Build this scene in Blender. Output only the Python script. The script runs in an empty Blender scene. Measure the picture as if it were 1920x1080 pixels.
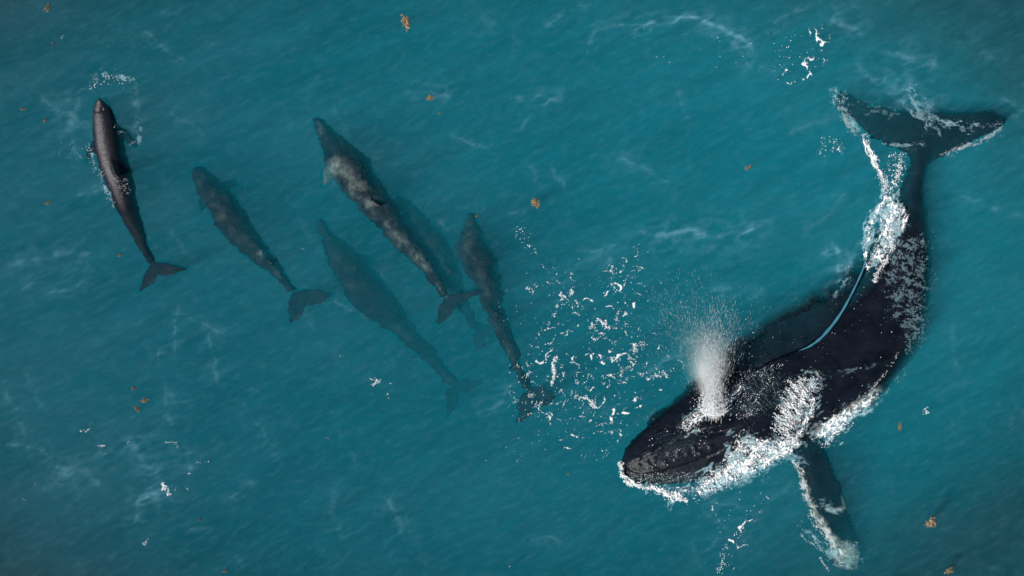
import bpy, math, random
import numpy as np
from mathutils import Vector
from mathutils.bvhtree import BVHTree

C = bpy.context.scene.collection
SC = bpy.context.scene
rng = np.random.default_rng(7)
random.seed(7)

# ------------------------------------------------------------------ camera, sky, sun, exposure
H = 24.0                                    # height of the drone above the sea
cam = bpy.data.cameras.new('camera')
cam.sensor_width = 36.0
cam.lens = 36.0 * H / 19.2
cam.clip_end = 2000.0
co = bpy.data.objects.new('camera', cam)
co.location = (0, 0, H)
co.rotation_euler = (0, 0, 0)
C.objects.link(co)
SC.camera = co

SUN_EL, SUN_AZ = math.radians(47), math.atan2(-0.52, -0.85)     # sun stands to the lower left of the picture
sv = Vector((math.cos(SUN_EL) * math.cos(SUN_AZ), math.cos(SUN_EL) * math.sin(SUN_AZ), math.sin(SUN_EL)))
w = bpy.data.worlds.new('World')
SC.world = w
w.use_nodes = True
wn = w.node_tree
bg = wn.nodes['Background']
sky = wn.nodes.new('ShaderNodeTexSky')
sky.sky_type = 'NISHITA'
sky.sun_disc = False
sky.sun_elevation = SUN_EL
sky.sun_rotation = math.pi / 2 - SUN_AZ
wn.links.new(sky.outputs[0], bg.inputs[0])
bg.inputs[1].default_value = 0.05
sl = bpy.data.lights.new('sun', 'SUN')
sl.energy = 4.2
sl.angle = math.radians(0.5)
sl.color = (1.0, 0.95, 0.88)
so = bpy.data.objects.new('sun', sl)
so.rotation_euler = sv.to_track_quat('Z', 'Y').to_euler()
so.location = (-20, -12, 40)
C.objects.link(so)
SC.view_settings.view_transform = 'Standard'
SC.view_settings.look = 'None'
SC.view_settings.exposure = 0.6
SC.view_settings.gamma = 1.0
SC.cycles.use_denoising = True
SC.cycles.volume_bounces = 2
SC.cycles.max_bounces = 8
SC.cycles.transparent_max_bounces = 16
SC.cycles.sample_clamp_indirect = 4.0

# ------------------------------------------------------------------ helpers
def W(px, py, z=0.0):
    """a pixel of the photograph (1920 wide) to the point at height z"""
    s = (H - z) / H
    return np.array([(px - 960) / 100.0 * s, (540 - py) / 100.0 * s, z])

def tag(o, label=None, cat=None, group=None, kind=None):
    if label: o['label'] = label
    if cat: o['category'] = cat
    if group: o['group'] = group
    if kind: o['kind'] = kind
    return o

def mesh_np(name, V, F, mat, smooth=True, parent=None):
    """V (n,3); F (m,3) or (m,4)"""
    V = np.asarray(V, np.float32); F = np.asarray(F, np.int32)
    k = F.shape[1]
    me = bpy.data.meshes.new(name)
    me.vertices.add(len(V)); me.vertices.foreach_set('co', V.ravel())
    me.loops.add(F.size); me.loops.foreach_set('vertex_index', F.ravel())
    me.polygons.add(len(F))
    me.polygons.foreach_set('loop_start', np.arange(len(F), dtype=np.int32) * k)
    me.polygons.foreach_set('use_smooth', np.full(len(F), smooth))
    me.update(calc_edges=True)
    me.materials.append(mat)
    o = bpy.data.objects.new(name, me)
    C.objects.link(o)
    o.parent = parent
    return o

def hsh(ix, iy, iz, seed):
    h = (ix * 374761393 + iy * 668265263 + iz * 2147483647 + seed * 974634777) & 0xffffffff
    h = ((h ^ (h >> 13)) * 1274126177) & 0xffffffff
    h = (h ^ (h >> 16)) & 0xffffffff
    return h / 4294967295.0

def vnoise(x, y, z=None, seed=0):
    x = np.asarray(x, float); y = np.asarray(y, float)
    z = np.zeros_like(x) if z is None else np.asarray(z, float)
    ix, iy, iz = np.floor(x).astype(np.int64), np.floor(y).astype(np.int64), np.floor(z).astype(np.int64)
    fx, fy, fz = x - ix, y - iy, z - iz
    fx, fy, fz = [f * f * (3 - 2 * f) for f in (fx, fy, fz)]
    r = 0
    for a in (0, 1):
        for b in (0, 1):
            for c in (0, 1):
                wgt = (fx if a else 1 - fx) * (fy if b else 1 - fy) * (fz if c else 1 - fz)
                r = r + wgt * hsh(ix + a, iy + b, iz + c, seed)
    return r * 2 - 1

def fbm(x, y, z=None, seed=0, octv=4):
    r, a, t = 0, 1.0, 0
    z = np.zeros_like(np.asarray(x, float)) if z is None else z
    for k in range(octv):
        f = 2.03 ** k
        r = r + a * vnoise(x * f + 13.7 * k, y * f - 7.1 * k, z * f, seed + k * 17)
        t += a; a *= 0.55
    return r / t

def catmull(P, n):
    P = np.asarray(P, float)
    m = len(P)
    t = np.linspace(0, m - 1, n)
    out = np.empty((n, P.shape[1]))
    for i, u in enumerate(t):
        k = min(int(u), m - 2); f = u - k
        p0 = P[k - 1] if k > 0 else 2 * P[0] - P[1]
        p3 = P[k + 2] if k + 2 < m else 2 * P[-1] - P[-2]
        p1, p2 = P[k], P[k + 1]
        out[i] = 0.5 * (2 * p1 + (p2 - p0) * f + (2 * p0 - 5 * p1 + 4 * p2 - p3) * f * f + (3 * p1 - p0 - 3 * p2 + p3) * f ** 3)
    return out

def loft(stations, n=80, m=28, power=1.0):
    """stations: (centre, U, V) ; a closed tube of elliptical sections"""
    S = catmull([np.concatenate(s) for s in stations], n)
    th = np.linspace(0, 2 * math.pi, m, endpoint=False)
    c, s = np.cos(th), np.sin(th)
    V = S[:, None, 0:3] + c[None, :, None] * S[:, None, 3:6] + s[None, :, None] * S[:, None, 6:9]
    V = V.reshape(-1, 3)
    F = []
    for i in range(n - 1):
        for j in range(m):
            a, b = i * m + j, i * m + (j + 1) % m
            F.append((a, b, b + m, a + m))
    faces = [tuple(f) for f in F]
    faces.append(tuple(range(m - 1, -1, -1)))
    faces.append(tuple((n - 1) * m + j for j in range(m)))
    return V, faces

def perp_stations(pts, ztilt=0.0, hs=None):
    """pts: (px,py,halfwidth_px,zc,h) along a centre line -> lofting stations, U level across the line"""
    P = [W(p[0], p[1], p[3]) for p in pts]
    out = []
    for i, p in enumerate(pts):
        d = P[min(i + 1, len(P) - 1)] - P[max(i - 1, 0)]
        d[2] = 0; d /= np.linalg.norm(d) + 1e-9
        nrm = np.array([d[1], -d[0], 0.0])
        roll = p[5] if len(p) > 5 else ztilt
        wd = p[2] / 100.0 * (H - p[3]) / H
        U = nrm * wd * math.cos(roll) + np.array([0, 0, 1.0]) * wd * math.sin(roll)
        Vv = np.array([0, 0, 1.0]) * p[4] * math.cos(roll) - nrm * p[4] * math.sin(roll)
        out.append((P[i], U, Vv))
    return out

def union(name, pieces, voxel, smooth_it=3):
    """several closed tubes fused into one continuous skin; returns vertices and quads"""
    verts, faces, off = [], [], 0
    for V, F in pieces:
        verts += [tuple(v) for v in V]
        faces += [tuple(i + off for i in f) for f in F]
        off += len(V)
    me = bpy.data.meshes.new(name); me.from_pydata(verts, [], faces); me.update()
    o = bpy.data.objects.new(name, me); C.objects.link(o)
    m = o.modifiers.new('r', 'REMESH'); m.mode = 'VOXEL'; m.voxel_size = voxel
    m2 = o.modifiers.new('s', 'SMOOTH'); m2.iterations = smooth_it; m2.factor = 0.5
    dg = bpy.context.evaluated_depsgraph_get(); dg.update()
    ev = o.evaluated_get(dg)
    em = ev.to_mesh()
    V = np.empty(len(em.vertices) * 3, np.float32); em.vertices.foreach_get('co', V); V = V.reshape(-1, 3).astype(float)
    N = np.empty(len(em.vertices) * 3, np.float32); em.vertices.foreach_get('normal', N); N = N.reshape(-1, 3).astype(float)
    L = np.empty(len(em.loops), np.int32); em.loops.foreach_get('vertex_index', L)
    F = L.reshape(-1, 4)
    ev.to_mesh_clear()
    bpy.data.objects.remove(o); bpy.data.meshes.remove(me)
    return V, N, F

def set_attr(o, name, vals):
    a = o.data.attributes.new(name, 'FLOAT', 'POINT')
    a.data.foreach_set('value', np.asarray(vals, np.float32))

def px_of(V):
    s = (H - V[:, 2]) / H
    return V[:, 0] / s * 100 + 960, 540 - V[:, 1] / s * 100

def poly_dist(x, y, line):
    """distance in px to a polyline, the side (+ right of travel, y down) and the parameter along"""
    best = np.full(np.shape(x), 1e9); side = np.zeros(np.shape(x)); par = np.zeros(np.shape(x))
    L = len(line) - 1
    for i in range(L):
        ax, ay = line[i]; bx, by = line[i + 1]
        dx, dy = bx - ax, by - ay
        l2 = dx * dx + dy * dy
        t = np.clip(((x - ax) * dx + (y - ay) * dy) / l2, 0, 1)
        ex, ey = x - ax - t * dx, y - ay - t * dy
        d = np.hypot(ex, ey)
        cr = dx * ey - dy * ex
        m = d < best
        best = np.where(m, d, best); side = np.where(m, np.sign(cr), side); par = np.where(m, (i + t) / L, par)
    return best, side, par

def in_poly(x, y, poly):
    ins = np.zeros(np.shape(x), bool)
    n = len(poly)
    for i in range(n):
        x1, y1 = poly[i]; x2, y2 = poly[(i + 1) % n]
        c = ((y1 > y) != (y2 > y)) & (x < (x2 - x1) * (y - y1) / (y2 - y1 + 1e-12) + x1)
        ins ^= c
    return ins

# ------------------------------------------------------------------ materials
def new_mat(name):
    m = bpy.data.materials.new(name); m.use_nodes = True
    return m, m.node_tree, m.node_tree.nodes['Principled BSDF']

def nd(t, kind, **kw):
    n = t.nodes.new(kind)
    for k, v in kw.items():
        setattr(n, k, v)
    return n

def noise_node(t, scale, detail=4, rough=0.55, vec=None):
    n = nd(t, 'ShaderNodeTexNoise')
    n.inputs['Scale'].default_value = scale; n.inputs['Detail'].default_value = detail; n.inputs['Roughness'].default_value = rough
    if vec is None:
        g = nd(t, 'ShaderNodeNewGeometry'); vec = g.outputs['Position']
    t.links.new(vec, n.inputs['Vector'])
    return n

def ramp(t, fac, stops):
    r = nd(t, 'ShaderNodeValToRGB')
    el = r.color_ramp.elements
    el[0].position, el[0].color = stops[0][0], stops[0][1]
    el[1].position, el[1].color = stops[-1][0], stops[-1][1]
    for p, c in stops[1:-1]:
        e = el.new(p); e.color = c
    t.links.new(fac, r.inputs['Fac'])
    return r

def skin(name, base, light, pale, rough=0.32, nscale=5.0, bump=0.25, spec=0.4):
    m, t, b = new_mat(name)
    n1 = noise_node(t, nscale, 6, 0.62)
    r1 = ramp(t, n1.outputs['Fac'], [(0.35, (*base, 1)), (0.72, (*light, 1))])
    at = nd(t, 'ShaderNodeAttribute', attribute_name='pale')
    n2 = noise_node(t, 9.0, 6, 0.7)
    mul = nd(t, 'ShaderNodeMath', operation='MULTIPLY_ADD')
    t.links.new(n2.outputs['Fac'], mul.inputs[0]); mul.inputs[1].default_value = 1.6; mul.inputs[2].default_value = -0.45
    mul2 = nd(t, 'ShaderNodeMath', operation='MULTIPLY', use_clamp=True)
    t.links.new(mul.outputs[0], mul2.inputs[0]); t.links.new(at.outputs['Fac'], mul2.inputs[1])
    mx = nd(t, 'ShaderNodeMix', data_type='RGBA')
    t.links.new(mul2.outputs[0], mx.inputs['Factor'])
    t.links.new(r1.outputs['Color'], mx.inputs['A']); mx.inputs['B'].default_value = (*pale, 1)
    t.links.new(mx.outputs['Result'], b.inputs['Base Color'])
    b.inputs['Roughness'].default_value = rough
    # under water a skin has hardly any gloss of its own: water and skin bend light alike
    gp = nd(t, 'ShaderNodeNewGeometry'); sx = nd(t, 'ShaderNodeSeparateXYZ'); t.links.new(gp.outputs['Position'], sx.inputs[0])
    mr = nd(t, 'ShaderNodeMapRange'); t.links.new(sx.outputs['Z'], mr.inputs['Value'])
    mr.inputs['From Min'].default_value = -0.03; mr.inputs['From Max'].default_value = 0.03; mr.inputs['To Min'].default_value = 0.02; mr.inputs['To Max'].default_value = spec
    t.links.new(mr.outputs[0], b.inputs['Specular IOR Level'])
    n3 = noise_node(t, 22.0, 5, 0.65)
    bp = nd(t, 'ShaderNodeBump'); bp.inputs['Strength'].default_value = bump; bp.inputs['Distance'].default_value = 0.05
    t.links.new(n3.outputs['Fac'], bp.inputs['Height']); t.links.new(bp.outputs['Normal'], b.inputs['Normal'])
    return m

M_HUMP = skin('humpback_skin', (0.002, 0.0035, 0.007), (0.007, 0.010, 0.017), (0.62, 0.68, 0.62), rough=0.28, nscale=4.0, bump=0.3, spec=0.16)
M_DOL = skin('dark_dolphin_skin', (0.005, 0.006, 0.011), (0.017, 0.019, 0.026), (0.24, 0.27, 0.25), rough=0.45, nscale=4.5, bump=0.4, spec=0.3)
M_DOLWET = skin('wet_dolphin_skin', (0.006, 0.006, 0.010), (0.016, 0.015, 0.021), (0.085, 0.08, 0.105), rough=0.42, nscale=2.5, bump=0.35, spec=0.4)

def foam_mat(name, col, rough=0.6, trans=0.0):
    m, t, b = new_mat(name)
    b.inputs['Base Color'].default_value = (*col, 1)
    b.inputs['Roughness'].default_value = rough
    if trans:
        tr = nd(t, 'ShaderNodeBsdfTranslucent'); tr.inputs['Color'].default_value = (*col, 1)
        mx = nd(t, 'ShaderNodeMixShader'); mx.inputs[0].default_value = trans
        t.links.new(b.outputs[0], mx.inputs[1]); t.links.new(tr.outputs[0], mx.inputs[2])
        t.links.new(mx.outputs[0], t.nodes['Material Output'].inputs['Surface'])
    return m
M_FOAM_GLINTS = foam_mat('white_foam_and_glints', (0.9, 0.92, 0.93), 0.6, 0.4)
def cover_mat(name, col):
    m = foam_mat(name, col, 0.7, 0.3)
    t = m.node_tree
    last = t.nodes['Material Output'].inputs['Surface'].links[0].from_socket
    at = nd(t, 'ShaderNodeAttribute', attribute_name='cover'); tr = nd(t, 'ShaderNodeBsdfTransparent'); mx = nd(t, 'ShaderNodeMixShader')
    t.links.new(at.outputs['Fac'], mx.inputs[0]); t.links.new(tr.outputs[0], mx.inputs[1]); t.links.new(last, mx.inputs[2])
    t.links.new(mx.outputs[0], t.nodes['Material Output'].inputs['Surface'])
    return m
M_FROTH = cover_mat('lacy_froth', (0.92, 0.94, 0.95))
M_VEIL = cover_mat('thin_bubble_veil', (0.45, 0.72, 0.82))
M_MIST = foam_mat('spray_droplets', (0.96, 0.97, 0.98), 0.4, 0.5)
M_FILM = foam_mat('thin_water_lip', (0.07, 0.27, 0.38), 0.15, 0.4)

def weed_mat():
    m, t, b = new_mat('brown_seaweed')
    n = noise_node(t, 60.0, 3)
    r = ramp(t, n.outputs['Fac'], [(0.3, (0.05, 0.03, 0.012, 1)), (0.5, (0.17, 0.115, 0.05, 1)), (0.72, (0.40, 0.35, 0.24, 1))])
    t.links.new(r.outputs['Color'], b.inputs['Base Color'])
    b.inputs['Roughness'].default_value = 0.5
    return m
M_WEED = weed_mat()

# ------------------------------------------------------------------ the sea: water body, seabed, rippled surface
def water_volume():
    m = bpy.data.materials.new('sea_water_body'); m.use_nodes = True
    t = m.node_tree; t.nodes.clear()
    out = nd(t, 'ShaderNodeOutputMaterial')
    s = nd(t, 'ShaderNodeVolumeScatter'); a = nd(t, 'ShaderNodeVolumeAbsorption'); ad = nd(t, 'ShaderNodeAddShader')
    s.inputs['Color'].default_value = (0.04, 0.64, 0.87, 1); s.inputs['Density'].default_value = 0.30
    s.inputs['Anisotropy'].default_value = -0.35
    a.inputs['Color'].default_value = (0.0, 0.57, 0.63, 1); a.inputs['Density'].default_value = 0.85
    t.links.new(s.outputs[0], ad.inputs[0]); t.links.new(a.outputs[0], ad.inputs[1])
    t.links.new(ad.outputs[0], out.inputs['Volume'])
    return m

R = 300.0
D = 14.0
V = [(-R, -R, -D), (R, -R, -D), (R, R, -D), (-R, R, -D), (-R, -R, 0), (R, -R, 0), (R, R, 0), (-R, R, 0)]
F = [(0, 3, 2, 1), (4, 5, 6, 7), (0, 1, 5, 4), (1, 2, 6, 5), (2, 3, 7, 6), (3, 0, 4, 7)]
sea = mesh_np('water', V, F, water_volume(), smooth=False)
tag(sea, 'turquoise sea water, clouded and dim with depth', 'sea', kind='structure')

# the animals' outlines (centre line px, half width px): used for bodies and for the calm water above them
DOLPHINS = [
    dict(label='glossy dolphin with its back out of the water, leftmost of the pod', mat='wet', z0=0.0, dz=-0.25,
         line=[(187, 184, 2), (189, 194, 10), (192, 207, 17), (197, 233, 22), (205, 275, 27), (215, 313, 27), (227, 349, 24), (237, 384, 20), (248, 411, 16), (260, 438, 12), (272, 464, 8), (284, 490, 5)],
         fl=[(261, 545), (351, 505), (296, 515), (285, 491)], pec=[((214, 243), (236, 254), (254, 272), 8.5), ((186, 262), (171, 280), (162, 300), 7.5)],
         dors=((217, 318), (206, 291)), pale=0.4, top=0.13),
    dict(label='submerged grey dolphin with a small white spot near its tail, second from the left edge', mat='sub', z0=-0.50, dz=0.08,
         line=[(366, 311, 3), (371, 319, 13), (380, 334, 18), (397, 357, 24), (417, 383, 30), (433, 412, 30), (453, 439, 26), (475, 463, 23), (497, 484, 18), (517, 504, 13), (534, 524, 7.5), (549, 543, 5)],
         fl=[(541, 608), (623, 553), (573, 577), (552, 545)], pec=[((420, 352), (437, 345), (452, 347), 9), ((384, 372), (379, 384), (376, 396), 6)],
         dors=((492, 470), (510, 484)), pale=0.35, top=0),
    dict(label='largest submerged dolphin with pale mottled back, its tail overlapping the next dolphin', mat='sub', z0=-0.50, dz=0.22,
         line=[(593, 224, 3), (598, 232, 11), (608, 247, 15), (626, 274, 24), (648, 306, 34), (669, 338, 36), (694, 371, 33), (718, 400, 29), (743, 429, 25), (768, 458, 22), (790, 483, 18), (808, 509, 14), (825, 534, 9), (836, 552, 6)],
         fl=[(818, 612), (908, 548), (862, 566), (840, 552)], pec=[((628, 306), (616, 326), (606, 346), 13), ((672, 290), (686, 300), (694, 314), 6)],
         dors=((718, 392), (702, 352)), pale=1.0, top=0),
    dict(label='hazy blue-grey dolphin swimming deep, its tail fading beside the white surface glint', mat='sub', z0=-0.66, dz=-0.16,
         line=[(598, 409, 3), (602, 418, 9), (614, 443, 14), (634, 473, 24), (657, 505, 34), (681, 536, 36), (705, 563, 33), (731, 591, 28), (755, 618, 22), (782, 645, 17), (806, 668, 13), (828, 690, 10), (849, 715, 7)],
         fl=[(838, 783), (900, 718), (868, 738), (850, 714)], pec=[((650, 518), (652, 536), (658, 553), 7), ((676, 484), (690, 486), (704, 494), 8)],
         dors=((742, 590), (728, 566)), pale=0.3, top=0),
    dict(label='faintest and deepest dolphin, almost hidden behind the largest mottled one', mat='sub', z0=-0.62, dz=-0.15,
         line=[(745, 366, 4), (752, 378, 12), (768, 401, 19), (790, 433, 27), (812, 466, 31), (832, 499, 28), (848, 530, 20), (862, 558, 13), (876, 585, 8), (889, 610, 6)],
         fl=[(893, 664), (938, 612), (912, 634), (890, 610)], pec=[((806, 438), (818, 434), (832, 444), 8), ((770, 440), (764, 456), (764, 470), 6)],
         dors=((835, 500), (812, 470)), pale=0.0, top=0),
    dict(label='dark submerged dolphin with white foam flecks over its tail flukes, rightmost of the pod', mat='sub', z0=-0.48, dz=0.1,
         line=[(878, 397, 3), (880, 405, 10), (882, 421, 15), (884, 446, 23), (891, 474, 29), (904, 504, 30), (916, 532, 26), (920, 556, 22), (926, 580, 19), (937, 606, 17), (950, 637, 15), (964, 670, 12), (976, 700, 9), (985, 727, 6)],
         fl=[(966, 792), (1050, 746), (1006, 760), (986, 726)], pec=[((866, 452), (860, 472), (859, 493), 8), ((908, 460), (914, 476), (920, 490), 5)],
         dors=((936, 552), (958, 590)), pale=0.25, top=0),
]
HUMP = [  # px, py, half width, z, half height, roll
    (1167, 882, 4, -0.02, 0.05, 0.0), (1176, 879, 24, -0.05, 0.16, 0.05), (1194, 871, 39, -0.08, 0.30, 0.08), (1232, 855, 57, -0.12, 0.42, 0.08),
    (1300, 822, 84, -0.26, 0.60, 0.10), (1380, 780, 100, -0.38, 0.76, 0.12), (1462, 735, 110, -0.52, 0.84, 0.12), (1545, 686, 110, -0.60, 0.86, 0.14),
    (1618, 622, 95, -0.62, 0.82, 0.14), (1665, 545, 78, -0.60, 0.70, 0.12), (1689, 470, 57, -0.52, 0.56, 0.08), (1703, 405, 35, -0.42, 0.38, 0.0),
    (1713, 350, 17, -0.29, 0.24, 0.0), (1722, 310, 17, -0.22, 0.16, 0.0), (1733, 268, 26, -0.19, 0.11, 0.0), (1738, 240, 14, -0.19, 0.07, 0.0)]
HUMP_FLUKE = [  # across from tip to tip: centre px, half chord px, z
    (1570, 174, 5, -0.34), (1582, 194, 18, -0.30), (1606, 214, 24, -0.25), (1640, 230, 30, -0.21), (1690, 246, 38, -0.19), (1735, 256, 44, -0.18),
    (1780, 248, 38, -0.16), (1822, 238, 28, -0.14), (1856, 230, 20, -0.12), (1884, 226, 6, -0.11)]
HUMP_PEC = [(1500, 795, 32, -0.50), (1516, 838, 31, -0.22), (1530, 880, 31, -0.18), (1543, 925, 34, -0.19), (1557, 965, 32, -0.22), (1574, 1005, 31, -0.29), (1588, 1040, 25, -0.38), (1600, 1064, 8, -0.46)]

def calm_mask(x, y, grow):
    """True where an animal swims under the surface (px)"""
    m = np.zeros(np.shape(x), bool)
    def run(pts):
        nonlocal m
        for i in range(len(pts) - 1):
            ax, ay, aw = pts[i][:3]; bx, by, bw = pts[i + 1][:3]
            dx, dy = bx - ax, by - ay
            t = np.clip(((x - ax) * dx + (y - ay) * dy) / (dx * dx + dy * dy + 1e-9), 0, 1)
            m |= np.hypot(x - ax - t * dx, y - ay - t * dy) < (aw + (bw - aw) * t + grow)
    for d in DOLPHINS:
        run(d['line'])
        a, b, c, r = d['fl']
        mid = ((r[0] + c[0]) / 2, (r[1] + c[1]) / 2)
        m |= in_poly(x, y, [a, r, b, c])
        run([(*a, 4), (*r, 4)]); run([(*r, 4), (*b, 4)])
        for p0, p1, p2, ww in d['pec']:
            run([(*p0, ww), (*p1, ww), (*p2, ww * .5)])
    run(HUMP); run(HUMP_FLUKE); run(HUMP_PEC)
    return m

# wisps of fine bubbles lying in the surface: polylines in px, half width, strength
WISPS = [([(1145, 46), (1190, 42), (1245, 45), (1300, 36), (1350, 46), (1370, 62), (1398, 82), (1410, 95)], 6, 0.8),
         ([(1095, 110), (1098, 85), (1112, 62), (1145, 46)], 5, 0.25), ([(1335, 60), (1385, 104), (1410, 128)], 5, 0.4),
         ([(1545, 40), (1590, 45), (1625, 66)], 10, 0.4), ([(1590, 100), (1640, 150), (1700, 158), (1760, 176)], 14, 0.25),
         ([(1660, 100), (1710, 112), (1760, 124)], 14, 0.35), ([(1790, 80), (1870, 105)], 8, 0.15),
         ([(1190, 440), (1240, 440), (1290, 430), (1340, 448), (1400, 435), (1440, 410)], 11, 0.6), ([(1030, 560), (1080, 500), (1180, 450)], 8, 0.12),
         ([(1560, 455), (1575, 490), (1572, 525), (1560, 560)], 6, 0.7), ([(1605, 445), (1592, 490), (1578, 520)], 5, 0.5), ([(1540, 475), (1570, 490)], 5, 0.5),
         ([(1145, 292), (1200, 306), (1260, 345)], 5, 0.3), ([(948, 190), (1000, 180), (1060, 196)], 6, 0.35), ([(760, 182), (808, 176), (860, 178)], 8, 0.4),
         ([(240, 810), (260, 850), (300, 900), (268, 960)], 14, 0.35), ([(110, 870), (135, 900)], 16, 0.4), ([(150, 880), (180, 910)], 12, 0.3),
         ([(350, 835), (352, 880)], 7, 0.35), ([(300, 880), (262, 950), (250, 985)], 8, 0.35), ([(0, 505), (110, 470), (180, 478)], 10, 0.25),
         ([(290, 640), (300, 690)], 6, 0.3), ([(715, 935), (745, 975), (760, 1010)], 9, 0.3), ([(1780, 600), (1800, 700)], 10, 0.15),
         ([(1800, 365), (1880, 390)], 6, 0.3), ([(1660, 170), (1740, 200), (1760, 235)], 12, 0.45), ([(1290, 1010), (1320, 1075)], 12, 0.1),
         ([(130, 170), (128, 230), (150, 300)], 10, 0.25), ([(240, 160), (262, 200), (258, 250)], 8, 0.3), ([(900, 30), (930, 60)], 14, 0.15),
         ([(640, 900), (620, 960), (650, 1010)], 12, 0.15), ([(1500, 900), (1420, 960), (1380, 1050)], 12, 0.12)]

_r = random.Random(21)
for _k in range(95):
    _x, _y = _r.uniform(0, 1920), _r.uniform(0, 1080)
    _a = math.radians(_r.choice([-30, -24, 20, 50, 75]) + _r.uniform(-18, 18)); _l = _r.uniform(25, 120)
    WISPS.append(([(_x, _y), (_x + _l * .5 * math.cos(_a), _y + _l * .5 * math.sin(_a) + _r.uniform(-8, 8)), (_x + _l * math.cos(_a), _y + _l * math.sin(_a))], _r.uniform(3, 5.5), _r.uniform(.08, .3)))

def surface_mat():
    m = bpy.data.materials.new('rippled_sea_surface'); m.use_nodes = True
    t = m.node_tree; t.nodes.clear()
    out = nd(t, 'ShaderNodeOutputMaterial')
    g = nd(t, 'ShaderNodeNewGeometry')
    mp = nd(t, 'ShaderNodeMapping'); mp.inputs['Rotation'].default_value = (0, 0, math.radians(-22)); mp.inputs['Scale'].default_value = (0.55, 1.5, 1)
    t.links.new(g.outputs['Position'], mp.inputs['Vector'])
    n1 = noise_node(t, 1.6, 7, 0.62, mp.outputs[0])
    n2 = noise_node(t, 14.0, 4, 0.6, mp.outputs[0])
    b1 = nd(t, 'ShaderNodeBump'); b1.inputs['Strength'].default_value = 0.9; b1.inputs['Distance'].default_value = 0.035
    b2 = nd(t, 'ShaderNodeBump'); b2.inputs['Strength'].default_value = 0.6; b2.inputs['Distance'].default_value = 0.004
    t.links.new(n1.outputs['Fac'], b1.inputs['Height']); t.links.new(n2.outputs['Fac'], b2.inputs['Height']); t.links.new(b1.outputs[0], b2.inputs['Normal'])
    fr = nd(t, 'ShaderNodeFresnel'); fr.inputs['IOR'].default_value = 1.333; t.links.new(b2.outputs[0], fr.inputs['Normal'])
    gl = nd(t, 'ShaderNodeBsdfGlossy'); gl.inputs['Roughness'].default_value = 0.03; t.links.new(b2.outputs[0], gl.inputs['Normal'])
    # ripples gather and spread the sunlight that enters: a slight tint of what passes
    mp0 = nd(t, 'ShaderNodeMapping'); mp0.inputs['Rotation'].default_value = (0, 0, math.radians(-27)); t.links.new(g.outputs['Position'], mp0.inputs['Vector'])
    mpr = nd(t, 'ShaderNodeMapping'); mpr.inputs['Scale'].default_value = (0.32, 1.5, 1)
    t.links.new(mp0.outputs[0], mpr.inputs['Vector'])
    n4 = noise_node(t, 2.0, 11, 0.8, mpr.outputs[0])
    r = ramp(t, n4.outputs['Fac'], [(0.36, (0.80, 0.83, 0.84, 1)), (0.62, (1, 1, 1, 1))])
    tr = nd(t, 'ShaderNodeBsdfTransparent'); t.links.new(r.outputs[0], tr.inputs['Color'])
    mx = nd(t, 'ShaderNodeMixShader'); t.links.new(fr.outputs[0], mx.inputs[0]); t.links.new(tr.outputs[0], mx.inputs[1]); t.links.new(gl.outputs[0], mx.inputs[2])
    # fine bubbles, with crest glints and sky sheen put into the same film
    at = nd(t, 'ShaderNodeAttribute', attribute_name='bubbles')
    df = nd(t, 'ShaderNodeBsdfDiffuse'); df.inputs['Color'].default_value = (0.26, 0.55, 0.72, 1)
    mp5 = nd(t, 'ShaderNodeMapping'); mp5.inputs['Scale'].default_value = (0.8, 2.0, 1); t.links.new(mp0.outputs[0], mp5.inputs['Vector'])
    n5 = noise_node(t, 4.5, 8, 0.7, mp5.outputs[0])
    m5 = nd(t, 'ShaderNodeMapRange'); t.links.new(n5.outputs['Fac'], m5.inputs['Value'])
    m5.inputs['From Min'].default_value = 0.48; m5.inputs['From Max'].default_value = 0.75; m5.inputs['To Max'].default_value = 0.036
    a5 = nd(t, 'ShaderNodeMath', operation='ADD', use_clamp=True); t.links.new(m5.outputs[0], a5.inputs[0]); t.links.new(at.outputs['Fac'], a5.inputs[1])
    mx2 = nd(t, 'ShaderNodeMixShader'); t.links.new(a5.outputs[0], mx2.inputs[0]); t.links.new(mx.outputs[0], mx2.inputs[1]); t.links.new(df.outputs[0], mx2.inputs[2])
    t.links.new(mx2.outputs[0], out.inputs['Surface'])
    return m

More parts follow.
